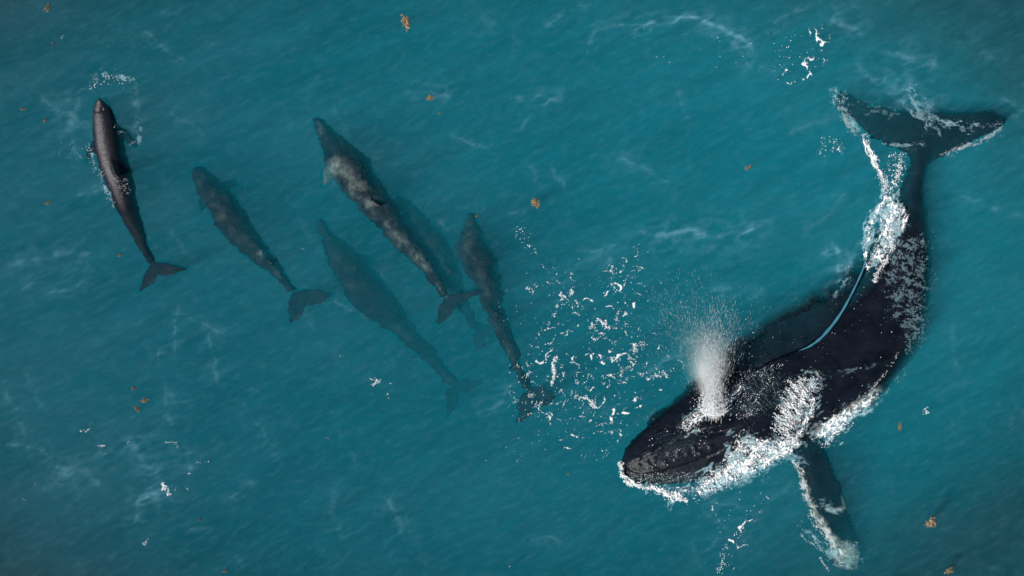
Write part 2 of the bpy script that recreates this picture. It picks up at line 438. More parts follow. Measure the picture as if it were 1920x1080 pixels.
def build_surface():
    step = 0.035
    nx, ny = int(23.0 / step), int(13.6 / step)
    xs = (np.arange(nx + 1) - nx / 2) * step; ys = (np.arange(ny + 1) - ny / 2) * step
    X, Y = np.meshgrid(xs, ys)
    PX, PY = X * 100 + 960, 540 - Y * 100
    Z = 0.012 + 0.006 * fbm(X * 0.9 + Y * .3, Y * 1.8, seed=3)
    # bubble film, with sky sheen painted into it
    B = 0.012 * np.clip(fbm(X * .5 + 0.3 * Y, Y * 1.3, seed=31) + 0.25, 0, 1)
    B += 0.02 * np.clip((700 - PX) / 700, 0, 1) * np.clip(.6 + fbm(X * .8 - .6 * Y, Y * 2.2 - X * .8, seed=33), 0, 1)  # gradient towards the left edge paints in sky glare
    wx = PX + 16 * fbm(X * 2.2, Y * 2.2, seed=41); wy = PY + 16 * fbm(X * 2.2, Y * 2.2, seed=42)
    st = np.clip(1 - 3.2 * np.abs(fbm(X * 2.5 + Y * 1.2, Y * 6 - X * 2, seed=43)), 0, 1)
    for line, hw, s in WISPS:
        x0, x1 = min(p[0] for p in line) - 80, max(p[0] for p in line) + 80
        y0, y1 = min(p[1] for p in line) - 80, max(p[1] for p in line) + 80
        k = (PX > x0) & (PX < x1) & (PY > y0) & (PY < y1)
        d, _, t = poly_dist(wx[k], wy[k], line)
        e = np.exp(-(d / (hw * .5)) ** 2) * (0.25 + 0.75 * st[k]) + 0.5 * np.exp(-(d / (hw * 3.2)) ** 2) * st[k] ** 1.5
        B[k] += 0.26 * s * e * np.clip(np.minimum(t, 1 - t) * 6 + .15, 0, 1)
    V = np.stack([X, Y, Z], -1).reshape(-1, 3)
    idx = np.arange((nx + 1) * (ny + 1)).reshape(ny + 1, nx + 1)
    Fq = np.stack([idx[:-1, :-1], idx[:-1, 1:], idx[1:, 1:], idx[1:, :-1]], -1).reshape(-1, 4)
    cx = (PX[:-1, :-1] + PX[1:, 1:]) / 2; cy = (PY[:-1, :-1] + PY[1:, 1:]) / 2
    keep = ~calm_mask(cx, cy, 2).ravel()
    Fq = Fq[keep]
    n = len(V)
    # the open sea all round
    a, b = nx / 2 * step, ny / 2 * step
    ring = np.array([(-R, -R), (R, -R), (R, R), (-R, R)], float)
    V = np.vstack([V, [(x, y, 0.012) for x, y in ring]])
    c = [idx[0, 0], idx[0, -1], idx[-1, -1], idx[-1, 0]]
    Fr = np.array([(n, n + 1, c[1], c[0]), (n + 1, n + 2, c[2], c[1]), (n + 2, n + 3, c[3], c[2]), (n + 3, n, c[0], c[3])])
    o = mesh_np('water_surface', V, np.vstack([Fq, Fr]), surface_mat())
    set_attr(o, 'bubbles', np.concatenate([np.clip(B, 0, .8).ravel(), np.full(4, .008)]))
    tag(o, 'rippled sea surface with pale wisps of fine bubbles', 'sea surface', kind='structure')
build_surface()

def build_added_seabed():
    n = 140
    g = np.sinh(np.linspace(-1, 1, n) * 4.2) / np.sinh(4.2) * R * 0.99
    X, Y = np.meshgrid(g, g)
    r = np.hypot(X / 10.2, (Y - 0.2) / 6.6)
    r = np.hypot(X / np.where(X > 0, 9.7, 12.0), (Y - 0.1) / np.where(X > 0, 5.9, 6.1))
    dep = 0.36 + 6.5 * np.clip((1.26 - r) / 0.72, 0, 1) ** 1.7  # invented bed, raised at the frame's corners to imitate lens darkening
    dep += (0.12 + 0.06 * dep) * fbm(X * .35 + Y * .2, Y * .7, seed=77) * np.clip(r, 0, 1)
    dep = np.clip(dep, 0.36, 12)
    V = np.stack([X, Y, -dep], -1).reshape(-1, 3)
    idx = np.arange(n * n).reshape(n, n)
    Fq = np.stack([idx[:-1, :-1], idx[:-1, 1:], idx[1:, 1:], idx[1:, :-1]], -1).reshape(-1, 4)
    m, t, b = new_mat('dark_added_seabed')
    nn = noise_node(t, 0.8, 6)
    rr = ramp(t, nn.outputs['Fac'], [(0.3, (0.006, 0.010, 0.012, 1)), (0.7, (0.018, 0.026, 0.027, 1))])
    t.links.new(rr.outputs[0], b.inputs['Base Color']); b.inputs['Roughness'].default_value = 1.0; b.inputs['Specular IOR Level'].default_value = 0.0
    o = mesh_np('added_seabed', V, Fq, m)
    tag(o, 'dark seabed put in to dim the corners of the water', 'added_seabed', kind='structure')
build_added_seabed()

# ------------------------------------------------------------------ animals
def refract_warp(V, amp, seed):
    """refraction by the waves imitated in the mesh: outlines warped sideways by noise"""
    x, y = V[:, 0], V[:, 1]
    V = V.copy()
    V[:, 0] += amp * (fbm(x * 2.6, y * 3.4, seed=seed, octv=3) + .9 * fbm(x * 9, y * 16, seed=seed + 5, octv=2))
    V[:, 1] += amp * (fbm(x * 3.0, y * 2.5, seed=seed + 9, octv=3) + .5 * fbm(x * 14, y * 9, seed=seed + 15, octv=2))
    return V

def section_fluke(a, b, notch, root, z0, th=0.035):
    """both flukes as one swept tube from tip to tip"""
    A, B, N_, R_ = [np.array(p, float) for p in (a, b, notch, root)]
    cen = (N_ + R_) / 2
    out = []
    for t in (0, 0.12, 0.3, 0.6, 1.0):
        out.append((A, t))
    st = []
    def lobe(T, t):
        # swept back: the leading edge bows forward
        lead = R_ * (1 - t) + T * t + (R_ - cen) * 0.55 * math.sin(math.pi * t)
        trail = N_ * (1 - t) + T * t - (R_ - N_) * 0.22 * math.sin(math.pi * t ** 0.8)
        return lead, trail
    seq = [(A, 1.0), (A, 0.93), (A, 0.75), (A, 0.5), (A, 0.25), (A, 0.0), (B, 0.25), (B, 0.5), (B, 0.75), (B, 0.93), (B, 1.0)]
    for T, t in seq:
        l, r = lobe(T, t)
        z = z0 + 0.05 * t * (1 if T is B else -1)
        L3, R3 = W(l[0], l[1], z), W(r[0], r[1], z)
        c3 = (L3 + R3) / 2; U = (L3 - R3) / 2
        nrm = np.linalg.norm(U)
        if nrm < 0.03: U = U / (nrm + 1e-9) * 0.03 if nrm > 1e-6 else np.array([0.0, 0.03, 0])
        st.append((c3, U, np.array([0, 0, th * (1 - .5 * t)])))
    return st

def build_dolphin(d, i):
    L = list(d['line']); n = len(L)
    L[-1] = (*L[-1][:2], L[-1][2] * 1.5); L[-2] = (*L[-2][:2], L[-2][2] * 1.1)
    zc = [d['z0'] + d['dz'] * (k / (n - 1)) ** 1.3 for k in range(n)]
    pts = []
    for k, (x, y, ww) in enumerate(L):
        h = ww / 100.0 * 1.05
        z = zc[k]
        if d['top']:
            f = k / (n - 1)
            z = d['top'] * (1 - f * 1.5) - h + (0.02 if f < .3 else 0) - 0.12 * max(0, f - .5)
        roll = -0.15
        pts.append((x, y, ww, z, h, roll))
    ztail = pts[-1][3]
    pieces = [loft(perp_stations(pts), 90, 26)]
    pieces.append(loft(section_fluke(*d['fl'], ztail), 60, 14))
    kmid = 3
    for s, (p0, p1, p2, ww) in enumerate(d['pec']):
        z = pts[kmid][3] - 0.02
        sp = [(*p0, ww * 1.1, z, .05), (*p1, ww, z - .05, .035), (p2[0], p2[1], ww * .4, z - .13, .022)]
        # root buried in the body
        k = min(range(n), key=lambda q: (L[q][0] - p0[0]) ** 2 + (L[q][1] - p0[1]) ** 2)
        r0 = ((p0[0] + L[k][0]) / 2, (p0[1] + L[k][1]) / 2)
        pieces.append(loft(perp_stations([(*r0, ww * 1.1, z, .05)] + sp), 30, 12))
    # dorsal fin: a blade standing up from the back, swept towards the tail
    (bx, by), (fx, fy) = d['dors']
    k = min(range(n), key=lambda q: (L[q][0] - (bx + fx) / 2) ** 2 + (L[q][1] - (by + fy) / 2) ** 2)
    k = max(1, min(n - 2, k))
    zt = pts[k][3] + pts[k][4]
    dirv = W(L[k + 1][0], L[k + 1][1]) - W(L[k - 1][0], L[k - 1][1]); dirv /= np.linalg.norm(dirv)
    side = np.array([dirv[1], -dirv[0], 0])
    c0 = W(L[k][0], L[k][1], zt - 0.1)
    fh = 1.0 if d['top'] else 0.72
    st = [(c0, dirv * .25, side * .05), (c0 + [0, 0, .12 * fh] + dirv * .05, dirv * .18, side * .04), (c0 + [0, 0, .20 * fh] + dirv * .14 - side * .03, dirv * .10, side * .028), (c0 + [0, 0, .27 * fh] + dirv * .24 - side * .06, dirv * .035, side * .02)]
    pieces.append(loft(st, 20, 12))
    V, N, F = union('body', pieces, 0.022, 4)
    amp = 0.0 if d['top'] else 0.045 + 0.02 * i / 3
    if amp: V = refract_warp(V, amp, 100 + i * 7)
    else:
        f = np.clip((-V[:, 2] - .02) * 6, 0, 1)[:, None]
        V = V * (1 - f) + refract_warp(V, 0.035, 100) * f
        px, py = px_of(V)
        g = np.exp(-((py - 208) / 2.5) ** 2) * (np.abs(px - 191) < 22) * 0.012      # neck crease behind the melon
        V[:, 2] -= g * (N[:, 2] > 0.2)
        V[:, 2] -= 0.03 * np.exp(-(((px - 190.5) / 2.6) ** 2 + ((py - 205) / 2.2) ** 2)) * (N[:, 2] > .2)   # blowhole
    mat = M_DOLWET if d['mat'] == 'wet' else M_DOL
    o = mesh_np('dolphin', V, F, mat)
    px, py = px_of(V)
    # pale mottling of the skin, with dappled sunlight painted in on the sunward side
    line = [(p[0], p[1]) for p in L]
    dd, sd, par = poly_dist(px, py, line)
    wl = np.interp(par, np.linspace(0, 1, n), [p[2] for p in L])
    u = -dd * sd / (wl + 1)       # >0 on one flank
    bl = 0.5 + 0.5 * fbm(V[:, 0] * 4.5, V[:, 1] * 4.5, V[:, 2] * 3, seed=300 + i, octv=4)
    pale = np.clip((bl - .42) * 3.2, 0, 1) * np.exp(-((u + 0.25) / 0.5) ** 2) * d['pale']
    if i == 2:
        pp = d['pec'][0]
        d2, _, _ = poly_dist(px, py, [pp[0], pp[1], pp[2]])
        pale = np.maximum(pale, np.clip(1.35 - d2 / 13, 0, 1.3))
    if i == 1:
        pale = np.maximum(pale, 2.2 * np.exp(-(((px - 490) / 7) ** 2 + ((py - 475) / 5) ** 2)))
    if i == 0:
        pale = np.clip(0.9 * np.exp(-((u + 0.62) / 0.26) ** 2) * np.clip((py - 212) / 10, 0, 1) * np.clip((395 - py) / 60, 0, 1) * (0.8 + .3 * bl), 0, 1.2)  # sunlit flank painted as a paler strip
    set_attr(o, 'pale', pale)
    tag(o, d['label'], 'dolphin', 'dolphins swimming in a pod beside the humpback')
    return o

for i, d in enumerate(DOLPHINS):
    build_dolphin(d, i)

def build_humpback():
    pieces = [loft(perp_stations(HUMP), 150, 44)]
    st = []
    for x, y, c, z in HUMP_FLUKE:
        f = abs(x - 1735) / 160
        st.append((W(x, y, z), np.array([0.0, c / 100.0, 0.0]) if x > 1590 else np.array([c / 140.0, c / 140.0, 0]), np.array([0, 0, 0.09 * (1 - f * .6)])))
    pieces.append(loft(st, 70, 16))
    pst = perp_stations([(x, y, c, z, 0.13 - 0.012 * k) for k, (x, y, c, z) in enumerate(HUMP_PEC)])
    pieces.append(loft(pst, 60, 20))
    # small dorsal fin where the wake breaks
    c0 = W(1655, 505, 0.0)
    dv = np.array([0.22, 0.97, 0]); sd = np.array([0.97, -0.22, 0])
    pieces.append(loft([(c0 - [0, 0, .15], dv * .34, sd * .09), (c0 + dv * .06, dv * .24, sd * .06), (c0 + dv * .18 + [0, 0, .12], dv * .1, sd * .04), (c0 + dv * .27 + [0, 0, .17], dv * .03, sd * .02)], 24, 14))
    V, N, F = union('body', pieces, 0.028, 3)
    px, py = px_of(V)
    up = np.clip(N[:, 2] * 2.5, 0, 1)
    # ragged outline of what lies under water
    f = np.clip((-V[:, 2] - .05) * 5, 0, 1)[:, None]
    V = V * (1 - f) + refract_warp(V, 0.10, 900) * f
    px, py = px_of(V)
    mouth = [(1172, 872), (1180, 882), (1190, 888), (1207, 889), (1235, 884), (1275, 872), (1310, 860), (1340, 848), (1366, 833)]
    d, s, par = poly_dist(px, py, mouth)
    out = s > 0
    fade = np.clip((1 - par) * 5, 0, 1)
    dz = np.where(out, -0.06 * (1 - np.exp(-d / 5)) - .03, 0.03 * np.exp(-(d / 9) ** 2)) * fade
    dz -= np.where(out, 0.06, 0) * np.exp(-((d - 1.5) / 3.0) ** 2) * fade
    dz = np.where((px < 1420) & (d < 70) & ~((s > 0) & (px < 1172)), dz, 0)
    dz = np.where(out, dz * np.clip((70 - d) / 25, 0, 1), dz)
    V[:, 2] += dz * up
    # the sunken flank: on its far side the back slips under in a long gentle shelf
    shelf = [(1640, 440), (1627, 475), (1614, 512), (1598, 548), (1574, 592), (1545, 628), (1500, 657), (1440, 682), (1390, 705), (1345, 728), (1300, 752)]
    d, s, par = poly_dist(px, py, shelf)
    L_ = (s > 0) & (N[:, 2] > 0.0) & (par > 0) & (par < 1)
    tgt = -0.025 - 0.0011 * d + 0.015 * fbm(px * .03, py * .03, seed=58)
    k_ = np.clip(N[:, 2] * 2.0, 0, 1) * np.clip(par * 8, 0, 1) * np.clip((1 - par) * 4, 0, 1)
    V[:, 2] = np.where(L_, V[:, 2] * (1 - k_) + tgt * k_, V[:, 2])
    o_ = ((s > 0) * np.clip(par * 6, 0, 1) * np.clip((1 - par) * 5, 0, 1) * np.clip(d / 45, 0, 1) * np.clip(1.2 - np.abs(N[:, 2]) * .6, 0, 1) * (np.abs(px - 1480) < 330))[:, None]
    V[:, :2] += N[:, :2] * 0.11 * o_ + np.array([-0.05, 0.05]) * o_
    V[:, 2] += 0.10 * (o_[:, 0] * (V[:, 2] < -.1))
    # splash guard and the pair of nostrils
    ang = math.radians(-14)
    ex = (px - 1338) * math.cos(ang) + (py - 797) * math.sin(ang); ey = -(px - 1338) * math.sin(ang) + (py - 797) * math.cos(ang)
    V[:, 2] += up * (0.15 * np.exp(-(ex / 26) ** 2 - (ey / 9) ** 2) - 0.07 * np.exp(-((ex + 2) / 30) ** 2 - ((ey - 15) / 5) ** 2))
    V[:, 2] -= up * 0.08 * np.exp(-((ex + 4) / 13) ** 2 - ((ey + 9) / 3.5) ** 2)
    # low ridge from the nose to the blowholes
    d, _, par = poly_dist(px, py, [(1185, 862), (1230, 842), (1280, 815), (1320, 800)])
    V[:, 2] += up * 0.035 * np.exp(-(d / 7) ** 2)
    # knobs on the rostrum and the jaw
    r2 = random.Random(5)
    kn = []
    for a, b, m_, off in (((1188, 862), (1300, 790), 6, 0), ((1190, 878), (1345, 838), 9, 0), ((1196, 866), (1310, 830), 5, 2), ((1188, 850), (1262, 772), 6, 0), ((1185, 898), (1290, 893), 7, 1)):
        for k in range(m_):
            t = (k + .5) / m_
            kn.append((a[0] + (b[0] - a[0]) * t + r2.uniform(-7, 7), a[1] + (b[1] - a[1]) * t + r2.uniform(-5, 5)))
    for kx, ky in kn:
        V[:, 2] += up * 0.022 * np.exp(-((px - kx) ** 2 + (py - ky) ** 2) / 9.0)
    # folds of the skin
    V[:, 2] += up * 0.012 * fbm(V[:, 0] * 3, V[:, 1] * 3, seed=55)
    d, s, _ = poly_dist(px, py, [(1530, 722), (1560, 700), (1610, 690), (1660, 676), (1690, 660)])
    V[:, 2] += up * 0.03 * np.exp(-(d / 6) ** 2)
    d, s, _ = poly_dist(px, py, [(1528, 705), (1510, 735), (1500, 765), (1490, 800)])
    V[:, 2] -= up * 0.07 * np.exp(-(d / 6) ** 2)
    o = mesh_np('humpback_whale', V, F, M_HUMP)
    # pigment: white patches on the flipper's edge and tip and behind its root, scratches near the tail
    px, py = px_of(V)
    nz = fbm(V[:, 0] * 5, V[:, 1] * 5, V[:, 2] * 5, seed=66)
    pale = np.zeros(len(V))
    d, s, par = poly_dist(px, py, [(1492, 868), (1506, 905), (1522, 950), (1548, 990), (1570, 1028), (1590, 1062)])
    pale = np.maximum(pale, np.clip(1.2 - d / (6 + 6 * par) + nz * 1.5, 0, 1.1) * (py > 862))
    d, s, par = poly_dist(px, py, [(1562, 1035), (1596, 1040), (1608, 1060)])
    pale = np.maximum(pale, np.clip(1.3 - d / 16 + nz, 0, 1.0))
    d, s, par = poly_dist(px, py, [(1582, 930), (1584, 952), (1560, 958), (1548, 955)])
    pale = np.maximum(pale, np.clip(1.0 - d / 5 + nz, 0, .8))
    d, s, par = poly_dist(px, py, [(1540, 808), (1575, 796), (1610, 765), (1640, 738)])
    pale = np.maximum(pale, np.clip(1.5 - d / 11 + nz * 1.4, 0, 1.4))
    # lower jaw a shade greyer
    jaw = in_poly(px, py, [(1160, 875), (1190, 890), (1240, 886), (1300, 866), (1330, 856), (1310, 900), (1240, 925), (1165, 905)])
    pale = np.maximum(pale, 0.03 * jaw)
    set_attr(o, 'pale', pale)
    tag(o, 'young black humpback whale curving up through the surface, blowing spray, white splash along its jaw', 'whale')
    return o, V, F
whale, WV, WF = build_humpback()

# height of the whale's back above the water on a px grid, for what lies on it
bvh = BVHTree.FromPolygons([Vector(v) for v in WV], [tuple(f) for f in WF.tolist()])
GX, GY = np.arange(1140, 1912, 3.0), np.arange(140, 1092, 3.0)
HF = np.full((len(GY), len(GX)), 0.015)
for b_, gy in enumerate(GY):
    for a_, gx in enumerate(GX):
        p = W(gx, gy, 0.15)
        hit = bvh.ray_cast(Vector((p[0], p[1], 3.0)), Vector((0, 0, -1)))
        if hit[0] is not None: HF[b_, a_] = max(0.015, hit[0].z)
for _ in range(2):
    q = np.pad(HF, 1, 'edge')
    HF = np.maximum(HF, (q[:-2, 1:-1] + q[2:, 1:-1] + q[1:-1, :-2] + q[1:-1, 2:]) / 4)
def top_z(px, py):
    """height of the whale's back, or of the sea, under a pixel"""
    px, py = np.asarray(px, float), np.asarray(py, float)
    u = np.clip((px - GX[0]) / 3, 0, len(GX) - 1.001); v = np.clip((py - GY[0]) / 3, 0, len(GY) - 1.001)
    i, j = u.astype(int), v.astype(int); fx, fy = u - i, v - j
    z = (HF[j, i] * (1 - fx) + HF[j, i + 1] * fx) * (1 - fy) + (HF[j + 1, i] * (1 - fx) + HF[j + 1, i + 1] * fx) * fy
    return np.where((px > 1141) & (py > 141), z, 0.015)

# ------------------------------------------------------------------ foam, spray
OCT_V = np.array([(1, 0, 0), (-1, 0, 0), (0, 1, 0), (0, -1, 0), (0, 0, 1), (0, 0, -1)], float)
OCT_F = np.array([(0, 2, 4), (2, 1, 4), (1, 3, 4), (3, 0, 4), (2, 0, 5), (1, 2, 5), (3, 1, 5), (0, 3, 5)])
TET_V = np.array([(1.3, 0, 0), (-1, .6, -.4), (-1, -.6, -.4), (-.8, 0, .7)], float)
TET_F = np.array([(0, 1, 2), (0, 3, 1), (0, 2, 3), (1, 3, 2)])

def blobs(P, size, ang, stretch=1.0, flat=0.6, tet=False, pitch=None):
    """droplets / clots: P (n,3), radius, heading in the plane, length factor along it"""
    n = len(P)
    bv, bf = (TET_V, TET_F) if tet else (OCT_V, OCT_F)
    size = np.broadcast_to(size, n); stretch = np.broadcast_to(stretch, n)
    v = np.broadcast_to(bv, (n,) + bv.shape).copy()
    v += rng.uniform(-.28, .28, v.shape)
    v[..., 0] *= (size * stretch)[:, None]; v[..., 1] *= size[:, None]; v[..., 2] *= (size * flat)[:, None]
    if pitch is not None:
        c, s = np.cos(pitch)[:, None], np.sin(pitch)[:, None]
        v[..., 0], v[..., 2] = v[..., 0] * c - v[..., 2] * s, v[..., 0] * s + v[..., 2] * c
    c, s = np.cos(ang)[:, None], np.sin(ang)[:, None]
    x = v[..., 0] * c - v[..., 1] * s; y = v[..., 0] * s + v[..., 1] * c
    v[..., 0], v[..., 1] = x, y
    v += P[:, None, :]
    f = bf[None] + (np.arange(n) * len(bv))[:, None, None]
    return v.reshape(-1, 3), f.reshape(-1, 3)

class Cloud:
    def __init__(s): s.V, s.F, s.n = [], [], 0
    def add(s, v, f):
        s.V.append(v); s.F.append(f + s.n); s.n += len(v)
    def build(s, name, mat): return mesh_np(name, np.vstack(s.V), np.vstack(s.F), mat)

def Wv(px, py, z):
    s = (H - z) / H
    return np.stack([(px - 960) / 100 * s, (540 - py) / 100 * s, z], -1)

def scatter(poly, n):
    xs = [p[0] for p in poly]; ys = [p[1] for p in poly]
    x = rng.uniform(min(xs), max(xs), n); y = rng.uniform(min(ys), max(ys), n)
    k = in_poly(x, y, poly)
    return x[k], y[k]

def foam_patch(cl, poly, n, thr=0.0, size=(0.005, 0.014), seed=0, ang=0.7, along=1.0, stretch=1.5, jitter=0.06, fs=0.08, edge=8, lift=0.0):
    """clotted white water: kept where a streaky noise is high, thinner towards the outline"""
    SH.patch(list(poly), seed, ang=ang, along=along, edge=edge, fs=fs, bias=-.08)
    MILK.patch(list(poly), seed + 500, ang=ang, along=along, edge=edge * 2, fs=fs * .7, amax=.5, bias=.25, relief=.01, step=1.5)
    x, y = scatter(poly, int(n * 0.3))
    d, _, _ = poly_dist(x, y, list(poly) + [poly[0]])
    u = x * math.cos(ang) + y * math.sin(ang); v = -x * math.sin(ang) + y * math.cos(ang)
    nz = fbm(u * fs / along, v * fs * along, seed=seed, octv=4)
    nz2 = fbm(u * fs * 3 / along, v * fs * 3 * along, seed=seed + 3, octv=3)
    keep = nz * 1.3 + nz2 * 1.5 + 0.4 * np.clip(d / edge, 0, 1) ** .7 - 0.5 > thr + 0.1 + rng.uniform(-.12, .12, len(x))
    x, y, nz, d = x[keep], y[keep], nz[keep], d[keep]
    x2 = x + rng.normal(0, 2, len(x)); y2 = y + rng.normal(0, 2, len(y))
    z = top_z(x2, y2) + np.abs(rng.normal(0, jitter * .4, len(x))) + lift
    z += 0.06 * np.clip(nz + .1, 0, 1)
    sz = rng.uniform(size[0], size[1], len(x)) * .62
    cl.add(*blobs(Wv(x2, y2, z), sz, -ang + rng.normal(0, .4, len(x)), rng.uniform(1, stretch, len(x)), .8))

class Sheet:
    """froth lying on water and skin: a fine relief whose cover thins to lace at the rim"""
    def __init__(s): s.V, s.F, s.A, s.n = [], [], [], 0
    def patch(s, poly, seed, ang=0.7, along=2.0, edge=8, gain=1.0, bias=0.0, fs=0.07, amax=1.0, relief=0.05, step=1.0):
        xs = np.arange(min(p[0] for p in poly) - edge, max(p[0] for p in poly) + edge, step); ys = np.arange(min(p[1] for p in poly) - edge, max(p[1] for p in poly) + edge, step)
        X, Y = np.meshgrid(xs, ys)
        d, _, _ = poly_dist(X, Y, list(poly) + [poly[0]])
        d = np.where(in_poly(X, Y, poly), d, -d)
        u = X * math.cos(ang) + Y * math.sin(ang); v = -X * math.sin(ang) + Y * math.cos(ang)
        k = math.sqrt(along)
        u2 = u + 6 * fbm(X * .05, Y * .05, seed=seed + 90); v2 = v + 6 * fbm(X * .05, Y * .05, seed=seed + 91)
        n1 = fbm(u2 * fs / k, v2 * fs * k, seed=seed, octv=3)
        n2 = fbm(u2 * fs * 3.5 / k, v2 * fs * 3.5 * k, seed=seed + 7, octv=4)
        rid = 1 - 2.2 * np.abs(fbm(u2 * fs * 2 / k, v2 * fs * 2 * k, seed=seed + 11, octv=3))
        a = 0.8 * np.clip(d / edge, -1.3, 1) + 1.7 * n1 + 2.0 * n2 + 0.8 * rid - 0.85 + bias
        A = np.clip(a * 1.05, 0, 1) * amax * gain
        A = np.where(d < -edge * .95, 0, A)
        Z = top_z(X, Y) + 0.012 + relief * np.clip(.5 + n1 + .7 * n2, 0, 2) * np.clip(A, 0, 1)
        idx = np.arange(X.size).reshape(X.shape)
        Q = np.stack([idx[1:, :-1], idx[1:, 1:], idx[:-1, 1:], idx[:-1, :-1]], -1).reshape(-1, 4)
        Af = A.ravel(); keep = Af[Q].max(1) > 0.02
        Q = Q[keep]; used = np.unique(Q); mp = np.full(X.size, -1); mp[used] = np.arange(len(used))
        s.V.append(Wv(X.ravel()[used], Y.ravel()[used], Z.ravel()[used])); s.F.append(mp[Q] + s.n); s.A.append(Af[used]); s.n += len(used)
    def line(s, L, hw, seed, **kw):
        L = catmull(np.array(L, float), max(8, len(L) * 5))
        d = np.gradient(L, axis=0); d /= np.linalg.norm(d, axis=1)[:, None] + 1e-9
        n = np.stack([-d[:, 1], d[:, 0]], -1) * hw * (0.6 + .5 * np.sin(np.linspace(0, 3.14, len(L))))[:, None]
        kw.setdefault('ang', math.atan2(L[-1, 1] - L[0, 1], L[-1, 0] - L[0, 0])); kw.setdefault('edge', hw * .8)
        s.patch([tuple(p) for p in (L + n)] + [tuple(p) for p in (L - n)[::-1]], seed, **kw)
    def build(s, name, mat, parent=None):
        o = mesh_np(name, np.vstack(s.V), np.vstack(s.F), mat, parent=parent)
        set_attr(o, 'cover', np.concatenate(s.A))
        return o

def foam_line(cl, line, n, spread, size=(0.008, 0.02), seed=0, stretch=1.6, jitter=.03, thr=-0.2):  # lays foam, and in places sun glints put in as white specks
    L = np.array(line, float)
    seg = np.hypot(*np.diff(L, axis=0).T); cum = np.concatenate([[0], np.cumsum(seg)])
    t = rng.uniform(0, cum[-1], n)
    x = np.interp(t, cum, L[:, 0]); y = np.interp(t, cum, L[:, 1])
    dx = np.interp(t + 2, cum, L[:, 0]) - np.interp(t - 2, cum, L[:, 0]); dy = np.interp(t + 2, cum, L[:, 1]) - np.interp(t - 2, cum, L[:, 1])
    off = rng.normal(0, 1, n) * spread * (0.5 + 0.7 * np.abs(vnoise(t * .08, t * 0, seed=seed)))
    wob = spread * 1.2 * fbm(t * .05, t * 0 + 3, seed=seed + 1)
    ln = np.hypot(dx, dy) + 1e-6
    x += -dy / ln * (off + wob); y += dx / ln * (off + wob)
    k = fbm(x * .12, y * .12, seed=seed + 2) > thr
    x, y, dx, dy = x[k], y[k], dx[k], dy[k]
    z = top_z(x, y) + np.abs(rng.normal(0, jitter, len(x)))
    cl.add(*blobs(Wv(x, y, z), rng.uniform(*size, len(x)) * .68, np.arctan2(-dy, dx) + rng.normal(0, .5, len(x)), rng.uniform(1, stretch, len(x)), .6))

def stipple(cl, poly, n, size, ang=None, stretch=1.5, thr=None, fs=.05, seed=0, lift=0.0):
    x, y = scatter(poly, n)
    if thr is not None:
        k = fbm(x * fs, y * fs, seed=seed) > thr
        x, y = x[k], y[k]
    a = rng.uniform(0, 6.28, len(x)) if ang is None else ang + rng.normal(0, .15, len(x))
    sz = (size[0] + (size[1] - size[0]) * rng.uniform(0, 1, len(x)) ** 3) * .75
    cl.add(*blobs(Wv(x, y, top_z(x, y) + .006 + lift), sz, a, rng.uniform(1, stretch, len(x)), .5))

# --- white water along the whale
cl = Cloud()
SH = Sheet()
MILK = Sheet()
foam_patch(cl, [(1658, 330), (1676, 345), (1680, 378), (1700, 392), (1704, 418), (1684, 440), (1676, 460), (1664, 470), (1655, 490), (1640, 498), (1628, 512), (1626, 500), (1640, 465), (1650, 440), (1652, 410), (1644, 404), (1636, 430), (1630, 460), (1624, 500), (1620, 470), (1628, 420), (1646, 385), (1662, 365)], 11000, -.25, seed=1, ang=2.1, along=1.8, stretch=2.2, edge=5)
foam_line(cl, [(1620, 250), (1630, 282), (1645, 312), (1656, 335), (1662, 362)], 900, 3.5, seed=4, size=(.005, .013))
foam_line(cl, [(1675, 458), (1662, 485), (1648, 508), (1638, 528)], 900, 3, seed=5, size=(.005, .013), stretch=2.5)
foam_line(cl, [(1672, 345), (1682, 325), (1690, 300)], 160, 5, seed=6)
foam_line(cl, [(1565, 172), (1578, 200), (1588, 225), (1612, 248)], 70, 5, size=(.005, .010), seed=8)
stipple(cl, [(1668, 285), (1700, 285), (1698, 320), (1660, 320)], 120, (.006, .018))
# flipper splash: rays thrown forward over the back
foam_patch(cl, [(1495, 708), (1535, 702), (1536, 725), (1522, 735), (1512, 760), (1500, 790), (1488, 808), (1500, 815), (1478, 838), (1455, 848), (1440, 842), (1462, 815), (1464, 785), (1474, 755), (1482, 735)], 9500, -.12, seed=11, ang=0.62, along=2.6, stretch=3.0, fs=.16, edge=9)
for k in range(46):
    t = k / 45
    bx, by = 1500 - 36 * t ** 1.2 + rng.normal(0, 3), 722 + 92 * t
    ln = rng.uniform(12, 34); a = 0.75 + rng.normal(0, .22)
    foam_line(cl, [(bx + 10, by + 8), (bx - ln * math.cos(a) * .5, by - ln * math.sin(a) * .5), (bx - ln * math.cos(a), by - ln * math.sin(a) + 2)], 45, 1.2, (.007, .014), seed=200 + k, stretch=2.5)
foam_patch(cl, [(1520, 742), (1532, 745), (1528, 775), (1514, 796), (1496, 830), (1480, 850), (1470, 848), (1492, 815), (1508, 785)], 3600, -.1, seed=12, ang=2.0, along=2, stretch=2.5, fs=.15, edge=5)
foam_patch(cl, [(1440, 838), (1490, 820), (1505, 830), (1480, 850), (1450, 866), (1420, 868)], 3200, -.05, seed=13, ang=2.7, along=2, stretch=2, edge=6)
